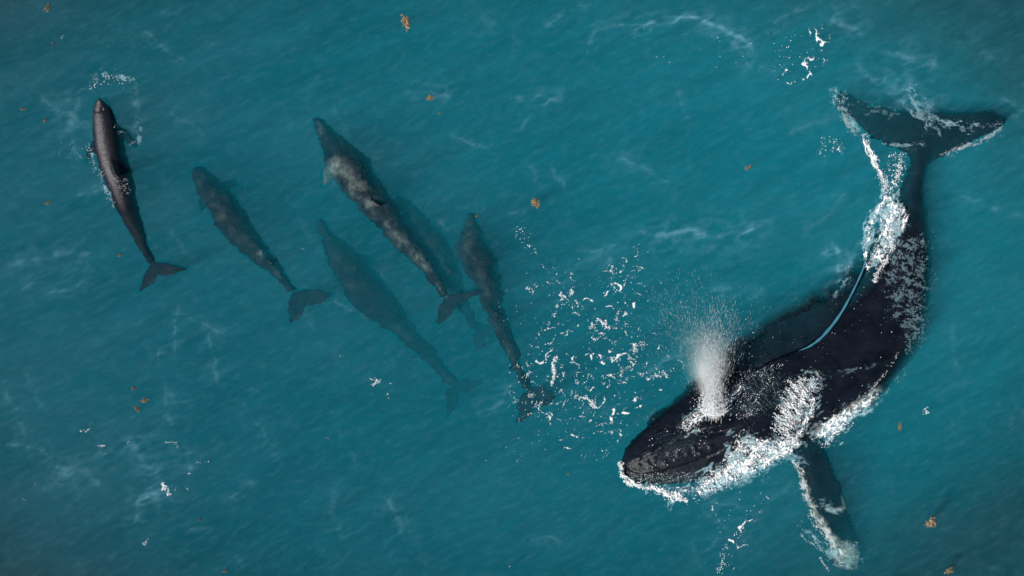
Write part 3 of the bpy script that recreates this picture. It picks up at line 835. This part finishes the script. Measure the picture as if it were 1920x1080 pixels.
# along the jaw
foam_patch(cl, [(1380, 820), (1398, 814), (1425, 822), (1448, 832), (1460, 845), (1440, 862), (1412, 872), (1400, 888), (1372, 892), (1350, 900), (1325, 915), (1300, 912), (1275, 938), (1262, 940), (1245, 925), (1222, 914), (1240, 914), (1290, 912), (1326, 896), (1352, 872), (1370, 846)], 19000, -.2, seed=14, ang=2.5, along=1.6, stretch=1.8, edge=10, jitter=.08)
foam_patch(cl, [(1350, 875), (1440, 855), (1450, 868), (1400, 895), (1330, 925), (1300, 925), (1320, 900)], 2500, .18, size=(.005, .011), seed=15, edge=5, fs=.15)
foam_line(cl, [(1164, 866), (1163, 880), (1170, 896), (1182, 906), (1200, 912), (1228, 912)], 700, 3.0, seed=16)
foam_line(cl, [(1228, 914), (1250, 926), (1270, 936), (1290, 938)], 500, 4, seed=17)
foam_line(cl, [(1300, 935), (1340, 912), (1385, 905)], 120, 7, (.006, .013), seed=18)
# around the blowholes
foam_patch(cl, [(1278, 800), (1290, 778), (1318, 764), (1330, 752), (1336, 768), (1318, 788), (1304, 800), (1290, 812)], 3600, -.12, seed=19, ang=2.5, along=2.2, stretch=2.4, edge=6, fs=.14)
foam_patch(cl, [(1345, 775), (1358, 752), (1385, 716), (1396, 706), (1394, 726), (1378, 748), (1356, 778)], 2400, -.1, size=(.004, .011), seed=20, ang=2.4, along=2, stretch=2.2, edge=7)
foam_line(cl, [(1298, 800), (1312, 808), (1332, 808), (1352, 800)], 120, 2.5, (.006, .012), seed=21)
# behind the flipper, and trailing off its edge
foam_patch(cl, [(1522, 812), (1545, 786), (1580, 768), (1612, 752), (1640, 730), (1645, 738), (1622, 768), (1596, 790), (1562, 828), (1545, 834), (1552, 818), (1530, 822)], 3800, .08, size=(.004, .010), seed=22, ang=2.5, along=2.2, stretch=2.6, edge=8, jitter=.01)
foam_line(cl, [(1486, 862), (1496, 872), (1506, 885)], 120, 3, (.006, .014), seed=23)
foam_line(cl, [(1500, 1000), (1512, 1012), (1545, 1036)], 60, 1.5, (.006, .011), seed=25)
foam_line(cl, [(1536, 1045), (1548, 1062), (1558, 1076)], 60, 1.5, (.006, .011), seed=26)
foam_line(cl, [(1515, 965), (1540, 1000), (1560, 1025), (1580, 1062)], 140, 4, (.005, .011), seed=27)
# right fluke
foam_line(cl, [(1765, 288), (1795, 277), (1830, 268), (1862, 252), (1882, 236)], 110, 4, (.005, .010), seed=28)
foam_line(cl, [(1780, 222), (1810, 240), (1850, 236), (1880, 230)], 40, 2.5, (.004, .008), seed=29)
foam_line(cl, [(1655, 268), (1700, 272), (1740, 268)], 50, 1.6, (.004, .008), seed=30)
foam_line(cl, [(1635, 730), (1660, 700), (1690, 655)], 130, 2, (.005, .011), seed=31)
SH.line([(1560, 170), (1572, 200), (1592, 232), (1622, 262)], 8, 700, amax=.2, bias=-.1)
SH.line([(1622, 262), (1634, 290), (1648, 318), (1662, 350)], 5, 701, bias=.35)
SH.line([(1164, 868), (1164, 884), (1174, 898), (1196, 909), (1228, 916), (1262, 934)], 5, 702, bias=.1)
SH.line([(1486, 864), (1502, 890), (1512, 925), (1530, 965), (1556, 1005), (1578, 1045)], 9, 703, amax=.45, bias=.1)
SH.line([(1760, 290), (1800, 276), (1840, 262), (1880, 238)], 5, 704, amax=.3, bias=-.15)
fo = cl.build('splash_foam', M_FOAM_GLINTS)
SH.build('froth', M_FROTH, parent=fo)
MILK.build('milky_water', M_VEIL, parent=fo)
tag(fo, 'white churned foam thrown along the humpback\'s jaw, flipper and tail', 'foam', kind='stuff')

# --- veils of fine bubbles just over the sunken flukes and flipper
VL = Sheet()
for L_, hw_, sd_, am_ in [([(1700, 160), (1722, 200), (1745, 235), (1775, 240)], 16, 720, .5), ([(1735, 205), (1760, 228), (1790, 235)], 10, 721, .5),                           ([(1775, 225), (1810, 240), (1850, 236), (1882, 232)], 7, 723, .6), ([(1650, 268), (1700, 273), (1740, 268)], 4, 724, .5), ([(1565, 165), (1582, 195), (1600, 240)], 10, 725, .5),
                          ([(1600, 200), (1640, 205), (1690, 215)], 8, 726, .25), ([(1470, 860), (1500, 862), (1520, 880)], 8, 727, .45), ([(1500, 985), (1530, 1010), (1560, 1040), (1592, 1066)], 8, 728, .6),
                          ([(1540, 940), (1565, 955), (1585, 950)], 8, 729, .5), ([(1560, 1040), (1590, 1030), (1606, 1055)], 14, 730, .5), ([(1600, 500), (1575, 540), (1560, 565)], 7, 731, .4),
                          ([(1360, 905), (1400, 905), (1432, 890), (1450, 870)], 7, 732, .4), ([(1700, 690), (1660, 740), (1630, 770)], 8, 733, .3), ([(1530, 722), (1560, 702), (1610, 690), (1655, 678)], 5, 734, .25)]:
    VL.line(L_, hw_, sd_, amax=am_ * .6, bias=-.1)
VL.patch([(1652, 450), (1700, 436), (1742, 440), (1744, 540), (1728, 640), (1700, 660), (1672, 600), (1660, 520)], 740, ang=.5, along=1.5, edge=14, fs=.11, amax=.24, bias=-.3, relief=.01)
VL.patch([(1380, 690), (1460, 672), (1480, 760), (1400, 790), (1360, 770)], 741, ang=.9, along=4, edge=14, fs=.25, amax=.13, bias=-.45, relief=.01)
VL.patch([(1190, 860), (1240, 800), (1300, 775), (1330, 820), (1290, 850), (1220, 878)], 742, ang=2.6, along=5, edge=14, fs=.2, amax=.06, bias=-.45, relief=.01)
VL.patch([(1180, 892), (1300, 882), (1290, 905), (1230, 915), (1185, 905)], 743, ang=2.9, along=2, edge=8, fs=.25, amax=.16, bias=-.3, relief=.01)
for L_, hw_, sd_, am_ in [([(160, 320), (140, 290), (132, 240), (140, 200), (160, 160), (195, 135), (235, 140), (258, 175), (262, 230)], 7, 750, .1), ([(262, 230), (262, 260), (256, 280)], 5, 751, .4),
                          ([(170, 270), (176, 305), (190, 330), (204, 362), (212, 392)], 5, 752, .6), ([(176, 160), (186, 144), (215, 139), (240, 150)], 6, 753, .6)]:
    VL.line(L_, hw_, sd_, amax=am_ * .6, bias=-.35, relief=.005)  # ripple arcs and wet glare round the leftmost dolphin, painted as pale veil
vo = VL.build('bubble_and_glare_veil', M_VEIL)
tag(vo, 'pale wisps of bubbles over the humpback\'s flukes, back and flipper', 'bubbles', kind='stuff')

# --- droplets on the wet back, and tiny glints put in as white specks
cl = Cloud()
BODY = [(1185, 870), (1215, 815), (1262, 765), (1310, 735), (1380, 715), (1440, 690), (1520, 655), (1600, 560), (1640, 510), (1700, 500), (1736, 500), (1720, 580), (1680, 665), (1620, 745), (1540, 800), (1400, 830), (1300, 880), (1200, 900)]
stipple(cl, BODY, 500, (.004, .014), ang=.6, stretch=2.2)
stipple(cl, [(1620, 440), (1740, 440), (1735, 640), (1680, 660), (1640, 560)], 350, (.004, .009), thr=.08, fs=.04, seed=51)
stipple(cl, [(1190, 860), (1290, 780), (1340, 820), (1240, 880), (1195, 885)], 220, (.004, .012), ang=.5, stretch=4, thr=.0, seed=52)
stipple(cl, [(1175, 885), (1300, 885), (1280, 910), (1180, 905)], 160, (.005, .014))
stipple(cl, [(1370, 700), (1470, 680), (1480, 760), (1380, 790)], 900, (.004, .010), ang=.9, stretch=4, thr=.05, seed=53)
stipple(cl, [(1380, 690), (1600, 540), (1610, 560), (1400, 710)], 120, (.004, .008))
dr = cl.build('droplets_and_glints', M_FOAM_GLINTS)
tag(dr, 'tiny white droplets and runnels sprinkled over the humpback\'s wet black back', 'droplets', kind='stuff')

# --- flecks of foam afloat, and sun glints put in as white flecks
cl = Cloud()
def lace(poly, n, seed, fs=.018, wdt=.06, size=(.006, .022), dens=None):
    """chains of clots along the crests of a wandering noise"""
    x, y = scatter(poly, n)
    r = np.abs(fbm(x * fs, y * fs, seed=seed, octv=3))
    g = fbm(x * fs * .7, y * fs * .7, seed=seed + 5, octv=2)
    q = fbm(x * .11, y * .11, seed=seed + 6, octv=2)
    k = (r < wdt) & (g > -.08) & (q > 0.12)
    x, y, q = x[k], y[k], q[k]
    sz = size[0] + (size[1] - size[0]) * np.clip((q - .12) * 2.2, 0, 1) * rng.uniform(.3, 1, len(x))
    cl.add(*blobs(Wv(x, y, np.full(len(x), .028)), sz, rng.uniform(0, 6.28, len(x)), rng.uniform(1, 1.7, len(x)), .35))
FIELD = [(980, 480), (1060, 500), (1110, 540), (1150, 470), (1215, 450), (1215, 520), (1200, 600), (1260, 640), (1290, 700), (1230, 750), (1190, 790), (1150, 870), (1060, 860), (960, 790), (930, 700), (1000, 640), (1030, 580), (985, 540)]
lace(FIELD, 26000, 60, size=(.005, .012))
lace(FIELD, 30000, 75, fs=.03, wdt=.05, size=(.004, .011))
FS = Sheet()
def threads(poly, seed, fs=.02, w0=.05, amax=1.0, cut=.05):
    """connected threads and clots of foam or sun glint along the crests of a wandering noise"""
    xs = np.arange(min(p[0] for p in poly), max(p[0] for p in poly), 1.0); ys = np.arange(min(p[1] for p in poly), max(p[1] for p in poly), 1.0)
    X, Y = np.meshgrid(xs, ys)
    d, _, _ = poly_dist(X, Y, list(poly) + [poly[0]]); d = np.where(in_poly(X, Y, poly), d, -d)
    wx, wy = X + 7 * fbm(X * .06, Y * .06, seed=seed + 1), Y + 7 * fbm(X * .06, Y * .06, seed=seed + 2)
    r = np.abs(fbm(wx * fs, wy * fs, seed=seed, octv=3))
    q = fbm(X * .075, Y * .075, seed=seed + 3, octv=3); q2 = fbm(X * .25, Y * .25, seed=seed + 4, octv=2); g = fbm(X * .012, Y * .012, seed=seed + 5, octv=2)
    wd = w0 * np.clip((q - cut) * 2.6 + g * .9 - .15, 0, 1.4) * np.clip(d / 20, 0, 1)
    A = np.clip((wd * (1 + .7 * q2) - r) / (w0 * .28), 0, 1) * amax
    idx = np.arange(X.size).reshape(X.shape)
    Q = np.stack([idx[1:, :-1], idx[1:, 1:], idx[:-1, 1:], idx[:-1, :-1]], -1).reshape(-1, 4)
    Af = A.ravel(); Q = Q[Af[Q].max(1) > .02]; used = np.unique(Q); mp = np.full(X.size, -1); mp[used] = np.arange(len(used))
    Z = (.024 + .012 * A).ravel()[used]
    FS.V.append(Wv(X.ravel()[used], Y.ravel()[used], Z)); FS.F.append(mp[Q] + FS.n); FS.A.append(Af[used]); FS.n += len(used)
threads(FIELD, 60, .019, .036, .9, cut=.1)
threads(FIELD, 64, .026, .030, .8, cut=.12)
threads(FIELD, 66, .04, .034, .6, cut=.1)
threads([(1430, 120), (1500, 60), (1550, 30), (1570, 90), (1520, 170), (1470, 175)], 67, .035, .07)
threads([(1330, 920), (1440, 915), (1440, 960), (1380, 1075), (1340, 1075)], 68, .03, .08)
threads([(690, 690), (760, 700), (750, 770), (690, 740)], 69, .04, .1)  # sun glint beside the hazy dolphin's tail, drawn as white froth
threads([(1525, 245), (1590, 250), (1605, 300), (1530, 300)], 70, .05, .1)
threads([(960, 420), (1005, 425), (1010, 480), (960, 475)], 71, .05, .1)  # small sun glint drawn as white froth
stipple(cl, FIELD, 700, (.005, .017), thr=0.0, fs=.03, seed=61)
stipple(cl, [(930, 560), (1000, 480), (1250, 480), (1330, 690), (1200, 850), (1010, 880), (900, 880), (960, 760)], 420, (.004, .012))
if 0: lace([(1440, 120), (1500, 70), (1550, 40), (1560, 90), (1510, 150), (1470, 170)], 9000, 63, fs=.03, wdt=.1, size=(.008, .024))
stipple(cl, [(1170, 50), (1380, 60), (1560, 40), (1540, 150), (1200, 120)], 60, (.005, .012))
stipple(cl, [(1535, 255), (1575, 258), (1592, 290), (1540, 285)], 90, (.006, .016))
stipple(cl, [(965, 430), (995, 435), (1000, 470), (968, 460)], 45, (.005, .014))
stipple(cl, [(1440, 60), (1560, 50), (1530, 130), (1440, 160)], 70, (.006, .018))
stipple(cl, [(1340, 920), (1440, 920), (1430, 960), (1370, 1060), (1345, 1070)], 90, (.005, .015))
foam_line(cl, [(1378, 1005), (1392, 990), (1402, 975)], 90, 3, (.007, .016), seed=64)
foam_line(cl, [(1350, 1075), (1357, 1040), (1362, 1020)], 90, 4, (.006, .014), seed=65)
foam_line(cl, [(1424, 925), (1432, 930), (1440, 936)], 50, 3, (.007, .016), seed=66)
foam_line(cl, [(1035, 720), (1040, 700), (1036, 680), (1045, 668)], 200, 1.8, (.01, .02), seed=67)
foam_line(cl, [(990, 742), (1003, 738)], 30, 2.0, (.007, .014), seed=68)
foam_line(cl, [(1118, 598), (1130, 606), (1145, 615)], 130, 2.5, (.009, .018), seed=69)
foam_line(cl, [(1095, 745), (1108, 752), (1116, 765)], 130, 2.2, (.009, .018), seed=70)
foam_line(cl, [(1050, 550), (1064, 556), (1074, 544)], 140, 2.6, (.01, .02), seed=71)
foam_line(cl, [(1192, 640), (1190, 660)], 90, 3.5, (.009, .018), seed=72)
foam_line(cl, [(1735, 765), (1740, 775)], 60, 5, (.006, .013), seed=73)
# sun sparkle round the leftmost dolphin, laid in as white specks
foam_line(cl, [(168, 168), (178, 148), (205, 140), (230, 145), (258, 155)], 80, 4, (.005, .012), seed=80)
stipple(cl, [(168, 140), (235, 140), (240, 165), (175, 172)], 45, (.005, .013))
foam_line(cl, [(216, 235), (232, 255), (250, 272), (256, 262)], 40, 6, (.004, .009), seed=81)
foam_line(cl, [(165, 270), (175, 300), (192, 330), (205, 365), (212, 392)], 220, 4, (.004, .010), seed=82)
foam_line(cl, [(168, 290), (150, 300), (138, 290)], 30, 7, (.004, .008), seed=83)
stipple(cl, [(212, 330), (240, 335), (246, 360), (228, 372)], 110, (.004, .011), lift=.03)
stipple(cl, [(105, 230), (165, 225), (160, 310), (110, 300)], 26, (.004, .009))
# strays, mostly sun glints laid in as white specks
for x, y in [(700, 712), (566, 468), (615, 823), (45, 938), (65, 905), (270, 1020), (958, 1065), (372, 870), (388, 868), (330, 915), (350, 916), (355, 885), (195, 850), (160, 808), (240, 830), (330, 832), (1490, 560), (640, 665), (115, 70)]:
    stipple(cl, [(x - 4, y - 4), (x + 4, y - 4), (x + 4, y + 4), (x - 4, y + 4)], 3, (.006, .014))
foam_line(cl, [(700, 725), (707, 714), (714, 716)], 60, 2.5, (.007, .015), seed=84)
foam_line(cl, [(722, 735), (729, 742), (726, 750)], 22, 2, (.006, .012), seed=85)
foam_line(cl, [(304, 905), (312, 915), (310, 922), (316, 930)], 130, 3.5, (.01, .02), seed=86)
foam_line(cl, [(184, 834), (198, 835)], 26, 1.5, (.006, .012), seed=87)
foam_line(cl, [(310, 830), (326, 829), (334, 838)], 26, 1.5, (.005, .010), seed=88)
foam_line(cl, [(150, 809), (172, 804)], 24, 1.2, (.006, .011), seed=89)
foam_line(cl, [(270, 1022), (278, 1010)], 24, 1.8, (.006, .011), seed=90)
fl = cl.build('foam_and_glints', M_FOAM_GLINTS)
FS.build('foam_threads', M_FROTH, parent=fl)
tag(fl, 'scattered white foam flecks afloat and sun sparkles put in as flecks, densest between the dolphins and the humpback', 'foam', kind='stuff')

# --- the blow
cl = Cloud()
base = np.array([1337, 777])
def jet(n, a0, asp, lmax, z1, size, bias=1.0, spread0=6):
    t = rng.uniform(0, 1, n) ** bias
    a = a0 + rng.normal(0, asp, n)
    r = t * lmax * rng.uniform(.75, 1.1, n)
    x = base[0] + np.cos(a) * r + rng.normal(0, spread0, n) * (1 + .4 * t); y = base[1] - np.sin(a) * r + rng.normal(0, 5, n)
    z = 0.45 + z1 * t + np.abs(rng.normal(0, .1, n))
    return x, y, z, a, t
x, y, z, a, t = jet(2200, math.pi / 2 - .02, .12, 215, 1.7, 0, 1.6, 9)
cl.add(*blobs(Wv(x, y, z), rng.uniform(.0013, .003, len(x)) * (1.2 - .5 * t), a, rng.uniform(9, 24, len(x)), .8, tet=True))
x, y, z, a, t = jet(1300, math.pi / 2 - .12, .17, 230, 1.7, 0, 1.0, 8)
cl.add(*blobs(Wv(x, y, z), rng.uniform(.0012, .0026, len(x)) * (1.2 - .5 * t), a, rng.uniform(6, 18, len(x)), .8, tet=True))
x, y, z, a, t = jet(1300, math.pi / 2 + .3, .17, 270, 1.5, 0, .75, 10)
cl.add(*blobs(Wv(x, y, z), rng.uniform(.001, .0016, len(x)), a, rng.uniform(9, 24, len(x)), .8, tet=True))
n = 3800                                      # the white root of the blow
r = np.abs(rng.normal(0, 10, n)); th = rng.uniform(0, 6.28, n)
x = 1338 + r * np.cos(th) * 1.15; y = 766 + r * np.sin(th) * 1.1 - np.abs(rng.normal(0, 12, n)) * (rng.uniform(0, 1, n) < .5)
y = np.minimum(y, 779 - ((x - 1338) / 9) ** 2)
cl.add(*blobs(Wv(x, y, 0.5 + np.abs(rng.normal(0, .14, n))), rng.uniform(.005, .012, n), np.full(n, 1.57) + rng.normal(0, .4, n), rng.uniform(1, 2, n), .8))
n = 40
x, y, z, a, t = jet(n, math.pi / 2 - .05, .28, 190, 1.7, 0, .6, 10)
cl.add(*blobs(Wv(x, y, z), rng.uniform(.004, .010, n), a, rng.uniform(1, 1.6, n), .8))
bl = cl.build('whale_blow', M_MIST)
def mist_mat():
    m = bpy.data.materials.new('blow_mist'); m.use_nodes = True
    t = m.node_tree; t.nodes.clear(); out = nd(t, 'ShaderNodeOutputMaterial')
    tc = nd(t, 'ShaderNodeTexCoord')
    sp = nd(t, 'ShaderNodeSeparateXYZ'); t.links.new(tc.outputs['Object'], sp.inputs[0])
    # object space: y runs up the jet (metres), x across; streaks converge on the nostrils
    dv = nd(t, 'ShaderNodeMath', operation='ADD'); t.links.new(sp.outputs['Y'], dv.inputs[0]); dv.inputs[1].default_value = 0.55
    qx = nd(t, 'ShaderNodeMath', operation='DIVIDE'); t.links.new(sp.outputs['X'], qx.inputs[0]); t.links.new(dv.outputs[0], qx.inputs[1])
    cb = nd(t, 'ShaderNodeCombineXYZ'); sc_ = nd(t, 'ShaderNodeMath', operation='MULTIPLY'); t.links.new(qx.outputs[0], sc_.inputs[0]); sc_.inputs[1].default_value = 14
    sy = nd(t, 'ShaderNodeMath', operation='MULTIPLY'); t.links.new(sp.outputs['Y'], sy.inputs[0]); sy.inputs[1].default_value = 1.3
    t.links.new(sc_.outputs[0], cb.inputs[0]); t.links.new(sy.outputs[0], cb.inputs[1])
    n = noise_node(t, 1.6, 5, .65, cb.outputs[0])
    mr = nd(t, 'ShaderNodeMapRange'); t.links.new(n.outputs['Fac'], mr.inputs['Value']); mr.inputs['From Min'].default_value = .36; mr.inputs['From Max'].default_value = .75
    # thins upward and outward
    fy = nd(t, 'ShaderNodeMapRange', interpolation_type='SMOOTHSTEP'); t.links.new(sp.outputs['Y'], fy.inputs['Value']); fy.inputs['From Min'].default_value = -0.1; fy.inputs['From Max'].default_value = 2.3; fy.inputs['To Min'].default_value = 1; fy.inputs['To Max'].default_value = 0
    fy2 = nd(t, 'ShaderNodeMath', operation='POWER'); t.links.new(fy.outputs[0], fy2.inputs[0]); fy2.inputs[1].default_value = 2.7
    ax = nd(t, 'ShaderNodeMath', operation='ABSOLUTE'); t.links.new(qx.outputs[0], ax.inputs[0])
    fx = nd(t, 'ShaderNodeMapRange', interpolation_type='SMOOTHSTEP'); t.links.new(ax.outputs[0], fx.inputs['Value']); fx.inputs['From Min'].default_value = 0.0; fx.inputs['From Max'].default_value = .33; fx.inputs['To Min'].default_value = 1; fx.inputs['To Max'].default_value = 0
    m1 = nd(t, 'ShaderNodeMath', operation='MULTIPLY'); m2 = nd(t, 'ShaderNodeMath', operation='MULTIPLY'); m3 = nd(t, 'ShaderNodeMath', operation='MULTIPLY')
    t.links.new(mr.outputs[0], m1.inputs[0]); t.links.new(fy2.outputs[0], m1.inputs[1]); fxp = nd(t, 'ShaderNodeMath', operation='POWER'); t.links.new(fx.outputs[0], fxp.inputs[0]); fxp.inputs[1].default_value = 2.0
    t.links.new(m1.outputs[0], m2.inputs[0]); t.links.new(fxp.outputs[0], m2.inputs[1])
    t.links.new(m2.outputs[0], m3.inputs[0]); m3.inputs[1].default_value = 13.0
    v = nd(t, 'ShaderNodeVolumeScatter'); v.inputs['Color'].default_value = (.98, .985, .99, 1); v.inputs['Anisotropy'].default_value = 0.0; t.links.new(m3.outputs[0], v.inputs['Density'])
    t.links.new(v.outputs[0], out.inputs['Volume'])
    m.cycles.volume_step_rate = 2.0
    return m
mv, mf = loft([(np.array([0, -.12, 0.0]), np.array([.16, 0, 0]), np.array([0, 0, .12])), (np.array([0, .3, .2]), np.array([.36, 0, 0]), np.array([0, 0, .2])), (np.array([0, 1.0, .6]), np.array([.65, 0, 0]), np.array([0, 0, .3])),
               (np.array([0, 2.25, 1.3]), np.array([1.15, 0, 0]), np.array([0, 0, .4]))], 24, 20)
me_ = bpy.data.meshes.new('blow_mist'); me_.from_pydata([tuple(v) for v in mv], [], mf); me_.update(); me_.materials.append(mist_mat())
mo = bpy.data.objects.new('blow_mist', me_); C.objects.link(mo)
mo.location = W(1338, 772, .5); mo.rotation_euler = (0, 0, math.radians(3)); mo.scale = (1, .93, 1)
tag(mo, 'soft white mist hanging in the humpback\'s blow', 'mist', kind='stuff')
tag(bl, 'fan of fine white spray blown up from the humpback\'s blowholes', 'spray', kind='stuff')

# --- the thin lip of water standing along the whale's sunken flank
def lip(name, line, hw, label, z0):
    S = catmull([(p[0], p[1], h) for p, h in zip(line, hw)], 70)
    z = top_z(S[:, 0], S[:, 1])
    z = np.convolve(np.pad(z, 6, 'edge'), np.ones(13) / 13, 'valid') + z0
    st = []
    P = Wv(S[:, 0], S[:, 1], z)
    for k in range(70):
        d = P[min(k + 1, 69)] - P[max(k - 1, 0)]; d[2] = 0; d /= np.linalg.norm(d)
        nn = np.array([d[1], -d[0], 0])
        st.append((P[k], nn * S[k, 2] / 100 * (1 + .15 * math.sin(k * .9)), np.array([0, 0, .012])))
    V, F = loft(st, 140, 10)
    quads = np.array([f for f in F if len(f) == 4])
    o = mesh_np(name, V, quads, M_FILM)
    tag(o, label, 'water ridge')
lip('water_ridge', [(1628, 470), (1618, 505), (1600, 545), (1575, 590), (1545, 628), (1520, 648), (1497, 658)], [.5, 1.5, 1.6, 2.3, 2.7, 1.8, .3],
    'thin pale blue lip of water along the humpback\'s submerged left flank', .03)

# ------------------------------------------------------------------ floating seaweed
def weed(px, py, size, label, seed, ang=0.0):
    r_ = np.random.default_rng(seed)
    n = int(12 + size * 2.4)
    s = size / 135.0
    c, sn = math.cos(ang), math.sin(ang)
    V, F = [], []
    base_ = W(px, py, 0.022)
    for k in range(n):
        u, v = r_.normal(0, .28, 2) * s * [1.0, .62]
        x, y = u * c - v * sn, u * sn + v * c
        a = ang + r_.normal(0, .9)
        l = r_.uniform(.08, .2) * s + .008; ww = l * r_.uniform(.22, .4)
        z = r_.uniform(-.012, .012); cu = r_.uniform(.0, .02)
        q = np.array([(-l, 0, 0), (-l * .3, ww, cu), (l * .5, ww * .8, cu), (l, 0, 0), (l * .5, -ww * .8, cu * .6), (-l * .3, -ww, cu * .6), (0, 0, cu + .012)])
        R2 = np.array([[math.cos(a), -math.sin(a), 0], [math.sin(a), math.cos(a), 0], [0, 0, 1]])
        q = q @ R2.T + [x, y, z]
        o0 = len(V); V += q.tolist()
        F += [(o0 + i, o0 + (i + 1) % 6, o0 + 6) for i in range(6)]
    o = mesh_np('floating_seaweed', V, F, M_WEED, smooth=False)
    o.location = base_
    tag(o, label, 'seaweed', 'clumps of brown seaweed adrift on the sea')
    if size >= 14:
        m = int(size / 2)
        P = np.stack([r_.normal(0, .22, m) * s, r_.normal(0, .22, m) * s, np.full(m, .012)], -1)
        v, f = blobs(P, r_.uniform(.007, .013, m), r_.uniform(0, 6, m), 1.1, 1.0)
        mesh_np('air_bladders', v, f, M_WEED, parent=o)['kind'] = 'stuff'
WEEDS = [(762, 42, 27, 'tall ragged tan seaweed clump near the top edge, above the largest dolphin', 1.9),
         (1004, 380, 22, 'slanting brown seaweed clump between the rightmost dolphin and the humpback', -.9),
         (807, 183, 16, 'flat orange-brown seaweed clump with pale wisps either side, above the mottled dolphin', .2),
         (1402, 314, 12, 'small pale yellow seaweed scrap above the humpback\'s curved back, in open water', .8),
         (1746, 981, 26, 'spiky yellow-brown seaweed clump in the lower right, right of the humpback\'s flipper', .3),
         (1687, 800, 13, 'little tan seaweed scrap just below the humpback\'s right flank', 1.3),
         (271, 751, 14, 'brown seaweed sprig, upper right of the close trio in the lower left', .4),
         (258, 767, 13, 'brown seaweed sprig, lowest of the close trio in the lower left', 2.0),
         (251, 729, 9, 'faint brown seaweed scrap, topmost of the close trio in the lower left', .1),
         (225, 478, 8, 'tiny yellow seaweed fleck left of the surfaced dolphin\'s tail stock', .5),
         (88, 15, 13, 'dim brown seaweed scrap in the top left corner', 1.0),
         (90, 380, 11, 'dim seaweed scrap in the open water left of the surfaced dolphin\'s tail half', .2),
         (85, 225, 9, 'seaweed scrap left of the surfaced dolphin\'s head, the nearer of two', 1.0),
         (43, 204, 9, 'seaweed scrap by the left edge level with the surfaced dolphin\'s snout', .1),
         (1779, 1070, 17, 'seaweed clump cut by the bottom edge in the lower right corner', .7),
         (894, 405, 6, 'tiny orange seaweed fleck beside the rightmost dolphin\'s snout', 1.3),
         (825, 212, 6, 'tiny yellow seaweed fleck just below the flat orange-brown clump', .3),
         (99, 80, 6, 'tiny pale seaweed fleck below the corner scrap in the upper left', .3),
         (421, 1071, 10, 'thin pale seaweed strip at the bottom edge, left of centre', .3),
         (1067, 889, 7, 'tiny orange seaweed fleck left of the humpback\'s chin', .3),
         (376, 974, 7, 'faint seaweed fleck below and right of the brightest glint', .9)]
for k, (x, y, s, lab, a) in enumerate(WEEDS):
    weed(x, y, s, lab, 500 + k, a)
